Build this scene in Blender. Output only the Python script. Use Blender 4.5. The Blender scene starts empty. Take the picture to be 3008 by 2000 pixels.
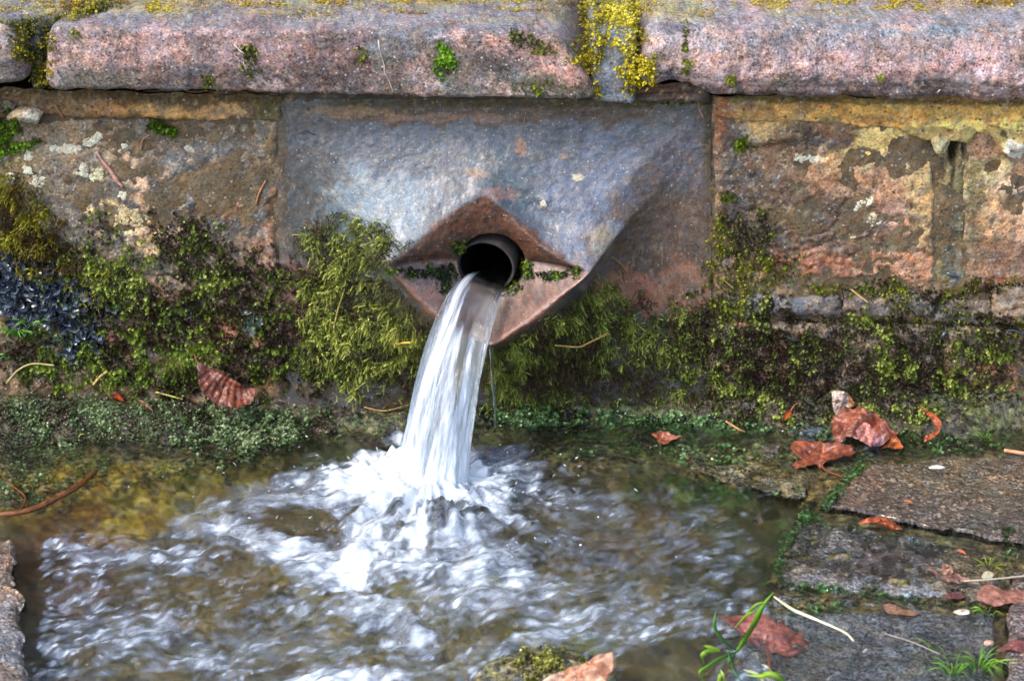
import bpy, math, random
import numpy as np
from mathutils import Vector, Matrix
from mathutils.bvhtree import BVHTree

SC = bpy.context.scene
COL = SC.collection
rng = np.random.default_rng(7)
random.seed(7)

# ---------------------------------------------------------------- camera
PITCH = math.radians(24.0)
ROLL = math.radians(-0.5)
DIST = 2.6
LENS = 78.0
TARGET = np.array([0.0, 0.0, 0.094])
CAM = TARGET + DIST * np.array([0.0, -math.cos(PITCH), math.sin(PITCH)])
FWD = (TARGET - CAM) / DIST
RIGHT0 = np.array([1.0, 0.0, 0.0])
UP0 = np.cross(RIGHT0, FWD)
RIGHT = RIGHT0 * math.cos(ROLL) + UP0 * math.sin(ROLL)
UP = np.cross(RIGHT, FWD)
cam_data = bpy.data.cameras.new('camera')
cam_data.lens = LENS
cam_data.sensor_width = 36.0
cam_data.clip_start = 0.05
cam_data.clip_end = 500.0
cam_data.dof.use_dof = True
cam_data.dof.focus_distance = 2.52
cam_data.dof.aperture_fstop = 11.0
cam = bpy.data.objects.new('camera', cam_data)
COL.objects.link(cam)
cam.matrix_world = Matrix(((RIGHT[0], UP[0], -FWD[0], CAM[0]), (RIGHT[1], UP[1], -FWD[1], CAM[1]),
                           (RIGHT[2], UP[2], -FWD[2], CAM[2]), (0, 0, 0, 1)))
SC.camera = cam

# ---------------------------------------------------------------- light
SUN_ELEV = math.radians(50)
SUN_AZ = math.radians(-125)       # from the left, in front of the wall
world = bpy.data.worlds.new('World')
SC.world = world
world.use_nodes = True
wn = world.node_tree
for n in list(wn.nodes):
    wn.nodes.remove(n)
sky = wn.nodes.new('ShaderNodeTexSky')
sky.sky_type = 'NISHITA'
sky.sun_disc = False
sky.sun_elevation = SUN_ELEV
sky.sun_rotation = SUN_AZ
sky.air_density = 1.0
sky.dust_density = 2.5
sky.ozone_density = 1.0
bg = wn.nodes.new('ShaderNodeBackground')
bg.inputs['Strength'].default_value = 0.15
wo = wn.nodes.new('ShaderNodeOutputWorld')
wn.links.new(sky.outputs[0], bg.inputs['Color'])
wn.links.new(bg.outputs[0], wo.inputs[0])
sd = bpy.data.lights.new('sun', 'SUN')
sd.energy = 1.0
sd.angle = math.radians(14)
sd.color = (1.0, 0.96, 0.9)
sun = bpy.data.objects.new('sun', sd)
COL.objects.link(sun)
sdir = Vector((math.sin(SUN_AZ) * math.cos(SUN_ELEV), math.cos(SUN_AZ) * math.cos(SUN_ELEV), math.sin(SUN_ELEV)))
sun.rotation_euler = sdir.to_track_quat('Z', 'Y').to_euler()
sun.location = sdir * 5
SC.view_settings.view_transform = 'Standard'
SC.view_settings.look = 'None'
SC.view_settings.gamma = 1.0
SC.view_settings.use_curve_mapping = False
SC.view_settings.exposure = 1.5
SC.cycles.use_denoising = True
SC.cycles.max_bounces = 8
SC.cycles.transmission_bounces = 6
SC.cycles.transparent_max_bounces = 12

# ---------------------------------------------------------------- numeric helpers
FPX = LENS / 36.0 * 3008.0


def ray(u, v):
    u = np.asarray(u, float); v = np.asarray(v, float)
    d = FWD + ((u - 1504.0) / FPX)[..., None] * RIGHT + ((1000.0 - v) / FPX)[..., None] * UP
    return d


def wp(u, v, d=0.0):
    """point of the vertical plane y = -d met by the photograph's pixel u, v"""
    r = ray(u, v)
    t = (-np.asarray(d, float) - CAM[1]) / r[..., 1]
    return CAM + r * t[..., None]


def gp(u, v, h=0.0):
    """point of the level plane z = h met by the photograph's pixel u, v"""
    r = ray(u, v)
    t = (np.asarray(h, float) - CAM[2]) / r[..., 2]
    return CAM + r * t[..., None]


def px(P):
    P = np.asarray(P, float) - CAM
    z = P @ FWD
    return 1504.0 + FPX * (P @ RIGHT) / z, 1000.0 - FPX * (P @ UP) / z


def lin(c):
    c = np.asarray(c, float) / 255.0
    return np.where(c <= 0.04045, c / 12.92, ((c + 0.055) / 1.055) ** 2.4)


def _hash(ix, iy, seed):
    h = (ix.astype(np.int64) * 374761393 + iy.astype(np.int64) * 668265263 + seed * 974634777) & 0xFFFFFFFF
    h = ((h ^ (h >> 13)) * 1274126177) & 0xFFFFFFFF
    h = ((h ^ (h >> 16)) * 2246822519) & 0xFFFFFFFF
    return ((h ^ (h >> 15)) & 0xFFFFFF) / float(0xFFFFFF) * 2.0 - 1.0


def vn(x, y, seed=0):
    x = np.asarray(x, float); y = np.asarray(y, float)
    xi = np.floor(x); yi = np.floor(y)
    fx = x - xi; fy = y - yi
    fx = fx * fx * fx * (fx * (fx * 6 - 15) + 10)
    fy = fy * fy * fy * (fy * (fy * 6 - 15) + 10)
    a = _hash(xi, yi, seed); b = _hash(xi + 1, yi, seed)
    c = _hash(xi, yi + 1, seed); d = _hash(xi + 1, yi + 1, seed)
    return (a * (1 - fx) + b * fx) * (1 - fy) + (c * (1 - fx) + d * fx) * fy


def fbm(x, y, octv=4, seed=0, gain=0.5, lac=2.03):
    s = 0.0; a = 1.0; t = 0.0
    for k in range(octv):
        # turn each octave so that the lattice does not show
        ca, sa = math.cos(0.7 * k + 0.3), math.sin(0.7 * k + 0.3)
        s = s + a * vn((x * ca - y * sa) * lac ** k, (x * sa + y * ca) * lac ** k, seed + 17 * k)
        t += a; a *= gain
    return s / t


def sstep(a, b, x):
    t = np.clip((np.asarray(x, float) - a) / (b - a), 0, 1)
    return t * t * (3 - 2 * t)


def splat(U, V, u, v, ru, rv, ang, n, edge=0.5, soft=0.35):
    ca, sa = math.cos(math.radians(ang)), math.sin(math.radians(ang))
    du, dv = U - u, V - v
    r = np.sqrt(((du * ca + dv * sa) / ru) ** 2 + ((-du * sa + dv * ca) / rv) ** 2)
    return sstep(-soft, soft, 1.0 - r + n * edge)


def paint(P, base, splats, seed=0, wet=0.4, vary=0.10, fleck=1.0, sat=0.72):
    """natural stains, plus some painted sheen and shade: colours laid over the base colour in ragged patches"""
    U, V = px(P)
    n1 = fbm(U / 70.0, V / 70.0, 5, seed + 3, 0.62)
    n2 = fbm(U / 22.0, V / 22.0, 4, seed + 9, 0.65)
    C = np.empty((len(P), 4)); C[:, :3] = lin(base); C[:, 3] = wet
    for s in splats:
        u, v, ru, rv, ang, col, st = s[:7]
        edge = s[7] if len(s) > 7 else 0.7
        n = n1 if ru > 60 else n2
        w = splat(U, V, u, v, ru, rv, ang, n * 1.7, edge, .25) * st
        w = np.clip(w, 0, 1)
        C[:, :3] = C[:, :3] * (1 - w[:, None]) + lin(col[:3]) * w[:, None]
        if len(col) > 3:
            C[:, 3] = C[:, 3] * (1 - w) + col[3] * w
    f = 1.0 + vary * n1 * 1.6 + vary * n2 * 2.6
    C[:, :3] *= np.clip(f, .3, 2)[:, None]
    # flecks: lichen dust, soot, iron and algae in small ragged spots
    for i, (sz, col, th, st) in enumerate(((17, (168, 146, 112), .30, .5), (14, (40, 36, 36), .26, .6), (22, (92, 96, 108), .22, .5), (11, (188, 172, 148), .40, .6), (26, (118, 92, 64), .28, .25), (9, (34, 30, 28), .36, .6))):
        nz = fbm(U / sz + 13.7 * i, V / sz + 5.1 * seed, 4, seed + 40 + i, .62)
        w = sstep(th, th + .16, nz) * st * fleck
        C[:, :3] = C[:, :3] * (1 - w[:, None]) + lin(col) * w[:, None]
    g = C[:, :3] @ np.array([.25, .6, .15])
    C[:, :3] = (g[:, None] + (C[:, :3] - g[:, None]) * sat) * np.array([1.10, 1.12, 1.06])
    C[:, :3] = np.clip(C[:, :3], 0.004, 0.9)
    return C


# ---------------------------------------------------------------- mesh helpers
def mesh_obj(name, V, F, mat, parent=None, col=None, smooth=True, origin=None, attrs=None):
    V = np.asarray(V, float)
    if origin is not None:
        V = V - np.asarray(origin, float)
    if isinstance(F, np.ndarray):
        F = [F]
    F = [np.asarray(f, np.int64) for f in F if len(f)]
    me = bpy.data.meshes.new(name)
    me.vertices.add(len(V))
    me.vertices.foreach_set('co', V.astype(np.float32).ravel())
    nl = sum(f.size for f in F); npoly = sum(len(f) for f in F)
    me.loops.add(nl); me.polygons.add(npoly)
    me.loops.foreach_set('vertex_index', np.concatenate([f.ravel() for f in F]).astype(np.int32))
    starts = []; s = 0
    for f in F:
        k = f.shape[1]
        starts.append(s + np.arange(len(f)) * k); s += f.size
    me.polygons.foreach_set('loop_start', np.concatenate(starts).astype(np.int32))
    me.update(calc_edges=True)
    me.polygons.foreach_set('use_smooth', np.full(npoly, bool(smooth)))
    if col is not None:
        a = me.attributes.new('Col', 'FLOAT_COLOR', 'POINT')
        c = np.ones((len(V), 4), np.float32); c[:, :col.shape[1]] = col
        a.data.foreach_set('color', c.ravel())
    for k, val in (attrs or {}).items():
        a = me.attributes.new(k, 'FLOAT', 'POINT')
        a.data.foreach_set('value', np.asarray(val, np.float32).ravel())
    me.validate()
    me.materials.append(mat)
    o = bpy.data.objects.new(name, me)
    COL.objects.link(o)
    if parent is not None:
        o.parent = parent
    elif origin is not None:
        o.location = origin
    return o


def grid_faces(nr, nc, wrap=False, off=0, flip=False):
    i = np.arange(nr - 1)[:, None]; j = np.arange(nc if wrap else nc - 1)[None, :]
    j2 = (j + 1) % nc
    a = i * nc + j; b = i * nc + j2; c = (i + 1) * nc + j2; d = (i + 1) * nc + j
    f = np.stack([a, b, c, d], -1).reshape(-1, 4) + off
    return f[:, ::-1] if flip else f


def tag(o, label=None, cat=None, group=None, kind=None):
    if label: o['label'] = label
    if cat: o['category'] = cat
    if group: o['group'] = group
    if kind: o['kind'] = kind
    return o


def thing(name, loc, label, cat, group=None):
    o = bpy.data.objects.new(name, None)
    o.empty_display_size = 0.02
    COL.objects.link(o); o.location = loc
    return tag(o, label, cat, group)


def tube(path, rad, sides=6, closed_tip=True):
    path = np.asarray(path, float); n = len(path)
    rad = np.broadcast_to(np.asarray(rad, float), (n,))
    T = np.gradient(path, axis=0); T /= np.linalg.norm(T, axis=1)[:, None] + 1e-12
    ref = np.array([0.13, 0.21, 0.97])
    if abs(T.mean(0) @ ref) > 0.9: ref = np.array([0.9, 0.3, 0.1])
    A = np.cross(T, ref); A /= np.linalg.norm(A, axis=1)[:, None]
    B = np.cross(T, A)
    th = np.linspace(0, 2 * np.pi, sides, endpoint=False)
    V = path[:, None, :] + rad[:, None, None] * (np.cos(th)[None, :, None] * A[:, None, :] + np.sin(th)[None, :, None] * B[:, None, :])
    V = V.reshape(-1, 3)
    F = grid_faces(n, sides, wrap=True, flip=True)
    caps = [np.arange(sides)[None, :], (np.arange(sides) + (n - 1) * sides)[::-1][None, :]]
    return V, [F] + caps


def smooth_path(pts, n=24):
    """Catmull-Rom through 3-D points"""
    P = [np.asarray(p, float) for p in pts]
    P = [2 * P[0] - P[1]] + P + [2 * P[-1] - P[-2]]
    out = []; segs = len(P) - 3
    for t in np.linspace(0, segs - 1e-6, n):
        i = int(t); f = t - i
        p0, p1, p2, p3 = P[i:i + 4]
        out.append(0.5 * ((2 * p1) + (-p0 + p2) * f + (2 * p0 - 5 * p1 + 4 * p2 - p3) * f * f + (-p0 + 3 * p1 - 3 * p2 + p3) * f ** 3))
    return np.array(out)


# ---------------------------------------------------------------- materials
def nodes(name):
    m = bpy.data.materials.new(name); m.use_nodes = True
    nt = m.node_tree
    for n in list(nt.nodes): nt.nodes.remove(n)
    out = nt.nodes.new('ShaderNodeOutputMaterial')
    return m, nt, out


def nd(nt, t, **kw):
    n = nt.nodes.new(t)
    for k, v in kw.items():
        if k.startswith('i_'):
            n.inputs[k[2:].replace('_', ' ')].default_value = v
        else:
            setattr(n, k, v)
    return n


def mth(nt, op, a, b=None, c=None, clamp=False):
    n = nt.nodes.new('ShaderNodeMath'); n.operation = op; n.use_clamp = clamp
    for i, x in enumerate((a, b, c)):
        if x is None: continue
        if isinstance(x, (int, float)): n.inputs[i].default_value = x
        else: nt.links.new(x, n.inputs[i])
    return n.outputs[0]


def maprange(nt, x, a, b, c, d):
    n = nt.nodes.new('ShaderNodeMapRange')
    nt.links.new(x, n.inputs[0])
    for i, v in enumerate((a, b, c, d)): n.inputs[i + 1].default_value = v
    return n.outputs[0]


def mixc(nt, fac, a, b, mode='MIX'):
    n = nt.nodes.new('ShaderNodeMix'); n.data_type = 'RGBA'; n.blend_type = mode
    for sock, x in ((0, fac), (6, a), (7, b)):
        if isinstance(x, (int, float)): n.inputs[sock].default_value = x
        elif isinstance(x, tuple): n.inputs[sock].default_value = x
        else: nt.links.new(x, n.inputs[sock])
    return n.outputs[2]


def stone_mat(name, grain=420.0, grit=0.35, bump=0.0006, spec=0.5, speck=0.10, rough_dry=0.8, rough_wet=0.24, white=(0.55, 0.5, 0.46), pebble=0.0, coat=0.0, coat_rough=.25):
    m, nt, out = nodes(name)
    L = nt.links
    tc = nd(nt, 'ShaderNodeTexCoord')
    at = nd(nt, 'ShaderNodeAttribute', attribute_name='Col')
    n1 = nd(nt, 'ShaderNodeTexNoise', i_Scale=grain * 0.5, i_Detail=6.0, i_Roughness=0.75)
    n2 = nd(nt, 'ShaderNodeTexNoise', i_Scale=grain * 1.25, i_Detail=3.0, i_Roughness=0.8)
    n3 = nd(nt, 'ShaderNodeTexNoise', i_Scale=grain * 0.08, i_Detail=5.0, i_Roughness=0.65)
    vo = nd(nt, 'ShaderNodeTexVoronoi', i_Scale=grain * 0.9, i_Randomness=1.0)
    for n in (n1, n2, n3, vo): L.new(tc.outputs['Object'], n.inputs['Vector'])
    f = mth(nt, 'ADD', maprange(nt, n1.outputs[0], 0.3, 0.7, -grit, grit), maprange(nt, n2.outputs[0], 0.34, 0.66, -grit * 1.2, grit * 1.2))
    f = mth(nt, 'ADD', f, maprange(nt, n3.outputs[0], 0.3, 0.7, -grit * .6, grit * .6))
    f = mth(nt, 'MAXIMUM', mth(nt, 'ADD', f, 1.0), 0.15)
    sc = nd(nt, 'ShaderNodeVectorMath', operation='SCALE')
    L.new(at.outputs['Color'], sc.inputs[0]); L.new(f, sc.inputs['Scale'])
    sep = nd(nt, 'ShaderNodeSeparateColor'); L.new(vo.outputs['Color'], sep.inputs[0])
    wmask = mth(nt, 'MULTIPLY', mth(nt, 'GREATER_THAN', sep.outputs[0], 1.0 - speck), mth(nt, 'LESS_THAN', vo.outputs['Distance'], 0.36))
    dmask = mth(nt, 'MULTIPLY', mth(nt, 'LESS_THAN', sep.outputs[0], speck * 1.3), mth(nt, 'LESS_THAN', vo.outputs['Distance'], 0.42))
    hue = nd(nt, 'ShaderNodeTexNoise', i_Scale=grain * 0.2, i_Detail=4.0)
    L.new(tc.outputs['Object'], hue.inputs['Vector'])
    warm = mixc(nt, maprange(nt, hue.outputs[0], 0.35, 0.65, 0.0, 1.0), (1.12, 0.97, 0.86, 1), (0.88, 1.0, 1.12, 1))
    c0 = mixc(nt, 1.0, sc.outputs[0], warm, 'MULTIPLY')
    c = mixc(nt, mth(nt, 'MULTIPLY', wmask, 0.45), c0, (*white, 1))
    c = mixc(nt, mth(nt, 'MULTIPLY', dmask, 0.65), c, (0.025, 0.025, 0.03, 1))
    b = nd(nt, 'ShaderNodeBsdfPrincipled')
    L.new(c, b.inputs['Base Color'])
    wet = mth(nt, 'ADD', at.outputs['Alpha'], maprange(nt, n1.outputs[0], 0.3, 0.7, -0.25, 0.25), clamp=True)
    L.new(maprange(nt, wet, 0, 1, rough_dry, rough_wet), b.inputs['Roughness'])
    L.new(maprange(nt, wet, 0.2, 1, 0.25, spec), b.inputs['Specular IOR Level'])
    if coat:
        L.new(mth(nt, 'MULTIPLY', wet, coat), b.inputs['Coat Weight'])
        b.inputs['Coat Roughness'].default_value = coat_rough
        b.inputs['Coat IOR'].default_value = 1.4
    h = mth(nt, 'ADD', mth(nt, 'MULTIPLY', n1.outputs[0], 1.8), mth(nt, 'MULTIPLY', n2.outputs[0], 0.9))
    h = mth(nt, 'SUBTRACT', h, mth(nt, 'MULTIPLY', vo.outputs['Distance'], 0.5 + pebble))
    bp = nd(nt, 'ShaderNodeBump', i_Strength=1.0, i_Distance=bump)
    L.new(h, bp.inputs['Height']); L.new(bp.outputs[0], b.inputs['Normal'])
    L.new(b.outputs[0], out.inputs[0])
    return m


def plant_mat(name, rough=0.45, transl=0.35, spec=0.5):
    m, nt, out = nodes(name); L = nt.links
    at = nd(nt, 'ShaderNodeAttribute', attribute_name='Col')
    b = nd(nt, 'ShaderNodeBsdfPrincipled', i_Roughness=rough)
    b.inputs['Specular IOR Level'].default_value = spec
    L.new(at.outputs['Color'], b.inputs['Base Color'])
    t = nd(nt, 'ShaderNodeBsdfTranslucent'); L.new(at.outputs['Color'], t.inputs['Color'])
    mx = nd(nt, 'ShaderNodeMixShader'); mx.inputs[0].default_value = transl
    L.new(b.outputs[0], mx.inputs[1]); L.new(t.outputs[0], mx.inputs[2]); L.new(mx.outputs[0], out.inputs[0])
    return m


def leaf_mat(name, rough=0.28, transl=0.2):
    m, nt, out = nodes(name); L = nt.links
    tc = nd(nt, 'ShaderNodeTexCoord')
    at = nd(nt, 'ShaderNodeAttribute', attribute_name='Col')
    n1 = nd(nt, 'ShaderNodeTexNoise', i_Scale=160.0, i_Detail=6.0, i_Roughness=0.7)
    n2 = nd(nt, 'ShaderNodeTexNoise', i_Scale=900.0, i_Detail=3.0, i_Roughness=0.7)
    for n in (n1, n2): L.new(tc.outputs['Object'], n.inputs['Vector'])
    f = mth(nt, 'ADD', maprange(nt, n1.outputs[0], .3, .7, .6, 1.35), maprange(nt, n2.outputs[0], .3, .7, -.25, .25))
    sc = nd(nt, 'ShaderNodeVectorMath', operation='SCALE')
    L.new(at.outputs['Color'], sc.inputs[0]); L.new(f, sc.inputs['Scale'])
    b = nd(nt, 'ShaderNodeBsdfPrincipled'); L.new(sc.outputs[0], b.inputs['Base Color'])
    L.new(maprange(nt, n1.outputs[0], .3, .7, rough - .08, rough + .15), b.inputs['Roughness'])
    bp = nd(nt, 'ShaderNodeBump', i_Strength=0.8, i_Distance=0.0005)
    L.new(n1.outputs[0], bp.inputs['Height']); L.new(bp.outputs[0], b.inputs['Normal'])
    t = nd(nt, 'ShaderNodeBsdfTranslucent'); L.new(sc.outputs[0], t.inputs['Color'])
    mx = nd(nt, 'ShaderNodeMixShader'); mx.inputs[0].default_value = transl
    L.new(b.outputs[0], mx.inputs[1]); L.new(t.outputs[0], mx.inputs[2]); L.new(mx.outputs[0], out.inputs[0])
    return m


def water_mat(name, rough=0.05, tint=(0.95, 0.98, 0.95), streak=None, bumpd=0.0012, bscale=120.0, fine=1.0, foam_glint_col=(0.66, 0.75, 0.88)):
    m, nt, out = nodes(name); L = nt.links
    at = nd(nt, 'ShaderNodeAttribute', attribute_name='foam_glint')  # cover of real froth plus painted glints
    uv = nd(nt, 'ShaderNodeAttribute', attribute_name='flow_u')
    vv = nd(nt, 'ShaderNodeAttribute', attribute_name='flow_v')
    cb = nd(nt, 'ShaderNodeCombineXYZ')
    L.new(uv.outputs['Fac'], cb.inputs[0]); L.new(vv.outputs['Fac'], cb.inputs[1])
    n1 = nd(nt, 'ShaderNodeTexNoise', i_Scale=bscale, i_Detail=5.0, i_Roughness=0.65)
    L.new(cb.outputs[0], n1.inputs['Vector'])
    n2 = nd(nt, 'ShaderNodeTexNoise', i_Scale=bscale * 3.1, i_Detail=4.0, i_Roughness=0.7)
    L.new(cb.outputs[0], n2.inputs['Vector'])
    w = nd(nt, 'ShaderNodeBsdfPrincipled', i_Roughness=rough, i_IOR=1.33)
    w.inputs['Base Color'].default_value = (*tint, 1)
    w.inputs['Transmission Weight'].default_value = 1.0
    bp = nd(nt, 'ShaderNodeBump', i_Strength=1.0, i_Distance=bumpd)
    h = mth(nt, 'ADD', n1.outputs[0], mth(nt, 'MULTIPLY', n2.outputs[0], 0.4))
    L.new(h, bp.inputs['Height']); L.new(bp.outputs[0], w.inputs['Normal'])
    f = nd(nt, 'ShaderNodeBsdfPrincipled', i_Roughness=0.35)
    fc = mixc(nt, maprange(nt, at.outputs['Fac'], .25, .95, 0, 1), (foam_glint_col[0] * .62, foam_glint_col[1] * .68, foam_glint_col[2] * .78, 1), (min(foam_glint_col[0] * 1.25, .9), min(foam_glint_col[1] * 1.2, .93), min(foam_glint_col[2] * 1.12, .97), 1))  # thin cover takes a silvery glint colour, dense cover turns white
    L.new(fc, f.inputs['Base Color'])
    L.new(bp.outputs[0], f.inputs['Normal'])
    tr = nd(nt, 'ShaderNodeBsdfTranslucent'); L.new(fc, tr.inputs['Color'])
    fm = nd(nt, 'ShaderNodeMixShader'); fm.inputs[0].default_value = 0.35
    L.new(f.outputs[0], fm.inputs[1]); L.new(tr.outputs[0], fm.inputs[2])
    s = mth(nt, 'ADD', maprange(nt, n1.outputs[0], .32, .68, -.45 * fine, .45 * fine), maprange(nt, n2.outputs[0], .3, .7, -.3 * fine, .3 * fine))
    fac = mth(nt, 'ADD', mth(nt, 'MULTIPLY', at.outputs['Fac'], 1.15), mth(nt, 'MULTIPLY', s, mth(nt, 'MINIMUM', mth(nt, 'MULTIPLY', at.outputs['Fac'], 2.5), 1.0)))
    fac = maprange(nt, fac, 0.12, 1.0, 0.0, 0.90)
    mx = nd(nt, 'ShaderNodeMixShader'); L.new(fac, mx.inputs[0])
    L.new(w.outputs[0], mx.inputs[1]); L.new(fm.outputs[0], mx.inputs[2]); L.new(mx.outputs[0], out.inputs[0])
    return m


M_COPING = stone_mat('pink_sandstone', grain=330, grit=0.46, bump=0.0013, speck=0.07, rough_dry=.8, rough_wet=.35, white=(.75, .68, .68))
M_BLOCK = stone_mat('weathered_sandstone', grain=300, grit=0.38, bump=0.0011, speck=0.045, rough_wet=.2)
M_SPOUT = stone_mat('wet_carved_sandstone', grain=420, grit=0.24, bump=0.0005, spec=1.0, speck=0.025, rough_wet=.34, rough_dry=.7, coat=0.35)
M_MORTAR = stone_mat('lime_mortar', grain=260, grit=0.30, bump=0.0012, speck=0.06)
M_SLAB = stone_mat('wet_granite', grain=230, grit=0.8, bump=0.0026, spec=1.0, speck=0.12, rough_wet=.08, rough_dry=.35, white=(.4, .33, .22), pebble=1.0, coat=1.0, coat_rough=.08)
M_BED = stone_mat('silt_and_gravel', grain=120, grit=0.8, bump=0.003, speck=0.12, rough_wet=.15, white=(.34, .28, .16), pebble=1.0)
M_GROUND = stone_mat('soil', grain=20, grit=0.5, bump=0.01, speck=0.05)
M_PIPE = stone_mat('dark_plastic', grain=500, grit=0.15, bump=0.0003, spec=.04, speck=0.0, rough_wet=.8, rough_dry=.6)
M_MOSS = plant_mat('moss', 0.4, 0.3, 0.5)
M_WETMOSS = plant_mat('wet_algae', 0.22, 0.2, 0.6)
M_GRASS = plant_mat('grass', 0.35, 0.45)
M_LEAF = leaf_mat('brown_leaf')
M_DRY = plant_mat('dry_stem', 0.5, 0.1)
M_LICHEN = stone_mat('lichen', grain=500, grit=0.2, bump=0.001, speck=0.02)
M_LIVER = plant_mat('liverwort', 0.22, 0.05, 0.8)
M_SLUG = plant_mat('slug_skin', 0.2, 0.0, 0.8)
M_WATER = water_mat('water', rough=0.06, fine=.4)
M_JET = water_mat('falling_water', rough=0.07, bumpd=0.0025, bscale=1.0, foam_glint_col=(.78, .86, .96))

# ================================================================ ground
def axis_vals(fine_lo, fine_hi, step, far):
    a = list(np.arange(fine_lo, fine_hi + 1e-6, step))
    k = step
    lo, hi = fine_lo, fine_hi
    L, H = [], []
    while lo > -far:
        k *= 1.5; lo -= k; L.append(lo)
    k = step
    while hi < far:
        k *= 1.5; hi += k; H.append(hi)
    return np.array(L[::-1] + a + H)


gx = axis_vals(-3, 3, 0.15, 60); gy = axis_vals(-3, 3, 0.1, 60)
GX, GY = np.meshgrid(gx, gy)
GZ = np.where(GY > 0.3, 0.40, -0.14) + fbm(GX * .8, GY * .8, 4, 4) * 0.04
GZ += np.clip(GY - 1.0, 0, 40) * 0.18
GV = np.stack([GX, GY, GZ], -1).reshape(-1, 3)
gc = np.ones((len(GV), 4)); gc[:, :3] = lin((70, 66, 40)); gc[:, 3] = .2
tag(mesh_obj('ground', GV, grid_faces(len(gy), len(gx)), M_GROUND, col=gc), kind='structure')

# ================================================================ wall
wall = thing('stone_wall', (0, 0, 0), 'low weathered sandstone wall with projecting pink coping above the pool', 'wall')


def block(name, quad, mat, d=0.0, depth=0.06, r=0.006, amp=0.002, seed=0, wob=0.002, base=(90, 80, 75), splats=(), wet=.4,
          relief=None, ground=False, step=0.0020, parent=None, fr=30.0, vary=.18, bumps=(), bulge=0.0, maxn=480, gain=1.0, sat=None):
    """a stone with ragged edges and a rounded rim: quad = photo pixels TL TR BR BL on its own plane"""
    q = [np.array(p, float) for p in quad]
    f = gp if ground else wp
    c = [f(p[0], p[1], d) for p in q]
    nrm = np.array([0, 0, 1.0]) if ground else np.array([0, -1.0, 0])
    W = max(np.linalg.norm(c[1] - c[0]), np.linalg.norm(c[2] - c[3]))
    H = max(np.linalg.norm(c[3] - c[0]), np.linalg.norm(c[2] - c[1]))
    ns = int(min(max(W / step, 12), maxn)); nt_ = int(min(max(H / step, 8), maxn))
    s, t = np.meshgrid(np.linspace(0, 1, ns), np.linspace(0, 1, nt_))
    S, T = s[..., None], t[..., None]
    P = (c[0] * (1 - S) + c[1] * S) * (1 - T) + (c[3] * (1 - S) + c[2] * S) * T
    a = P[..., 0]; b = P[..., 1] if ground else P[..., 2]
    ws = sstep(0.0, 1.0, np.abs(s - .5) * 2) * fbm(b * 40, a * 0 + seed * 3.1 + (s > .5) * 7, 4, seed) * wob * 2
    wt = sstep(0.0, 1.0, np.abs(t - .5) * 2) * fbm(a * 40, b * 0 + seed * 1.7 + (t > .5) * 5, 4, seed + 5) * wob * 2
    P[..., 0] += ws
    if ground: P[..., 1] += wt
    else: P[..., 2] += wt
    e = np.minimum(np.minimum(s * W, (1 - s) * W), np.minimum(t * H, (1 - t) * H))
    corner = np.minimum(np.minimum(s, 1 - s) * W, r * 3) * np.minimum(np.minimum(t, 1 - t) * H, r * 3) / (r * 3)
    e = np.minimum(e, corner + r * .15) + fbm(a * 90, b * 90, 3, seed + 2) * r * .25
    h = -r * (1 - np.sqrt(np.clip(1 - np.clip(1 - e / r, 0, 1) ** 2, 0, 1)))
    h = h + amp * fbm(a * fr, b * fr, 6, seed + 11, 0.56) * 1.6
    h = h + bulge * (1 - (2 * s - 1) ** 2) * (1 - (2 * t - 1) ** 2)
    P3 = P + nrm * h[..., None]
    U, V_ = px(P3)
    for (bu, bv, bru, brv, ang, dh) in bumps:
        n = fbm(U / 30, V_ / 30, 4, seed + 31)
        h = h + dh * splat(U, V_, bu, bv, bru, brv, ang, n, .5, .3)
    if relief is not None:
        h = h + relief(U, V_, a, b)
    P3 = P + nrm * h[..., None]
    V = P3.reshape(-1, 3)
    # skirt back into the wall
    ring = np.concatenate([np.arange(ns), (np.arange(1, nt_) + 1) * ns - 1, (nt_ - 1) * ns + np.arange(ns - 2, -1, -1), np.arange(nt_ - 2, 0, -1) * ns])
    B = V[ring] * 1.0
    if ground: B[:, 2] = c[0][2] - depth
    else: B[:, 1] = -d + depth
    k = len(ring); off = len(V)
    sk = np.stack([ring, off + np.arange(k), off + (np.arange(k) + 1) % k, np.roll(ring, -1)], -1)
    F = [grid_faces(nt_, ns, flip=True), sk]
    V = np.concatenate([V, B])
    C = paint(V, base, splats, seed, wet, vary, .6 if mat is M_MORTAR else .65, sat or (.8 if mat is M_MORTAR else .78))
    tint = np.array([1.0, 1.0, 1.0]) if ground else np.array([1.03, 1.0, .89])
    C[:, :3] = np.clip(C[:, :3] * gain * tint, .004, .85)
    o = mesh_obj(name, V, F, mat, parent, col=C)
    return o


# colours (sRGB bytes, last number = how wet)
OCHRE = (188, 138, 62, .15); OCHRE2 = (150, 118, 58, .2); DKB = (62, 50, 40, .6); BRN = (104, 74, 56, .5); RED = (134, 78, 58, .6)
GREY = (92, 88, 92, .55); DKG = (48, 48, 52, .7); PALE = (176, 160, 132, .2); LICH = (206, 200, 172, .1); OLIVE = (84, 80, 34, .4)
PINK = (186, 138, 132, .3); TAN = (150, 120, 92, .3); GRN = (70, 84, 22, .4); MAUVE = (112, 98, 108, .5); LIME = (176, 160, 70, .2)

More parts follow.
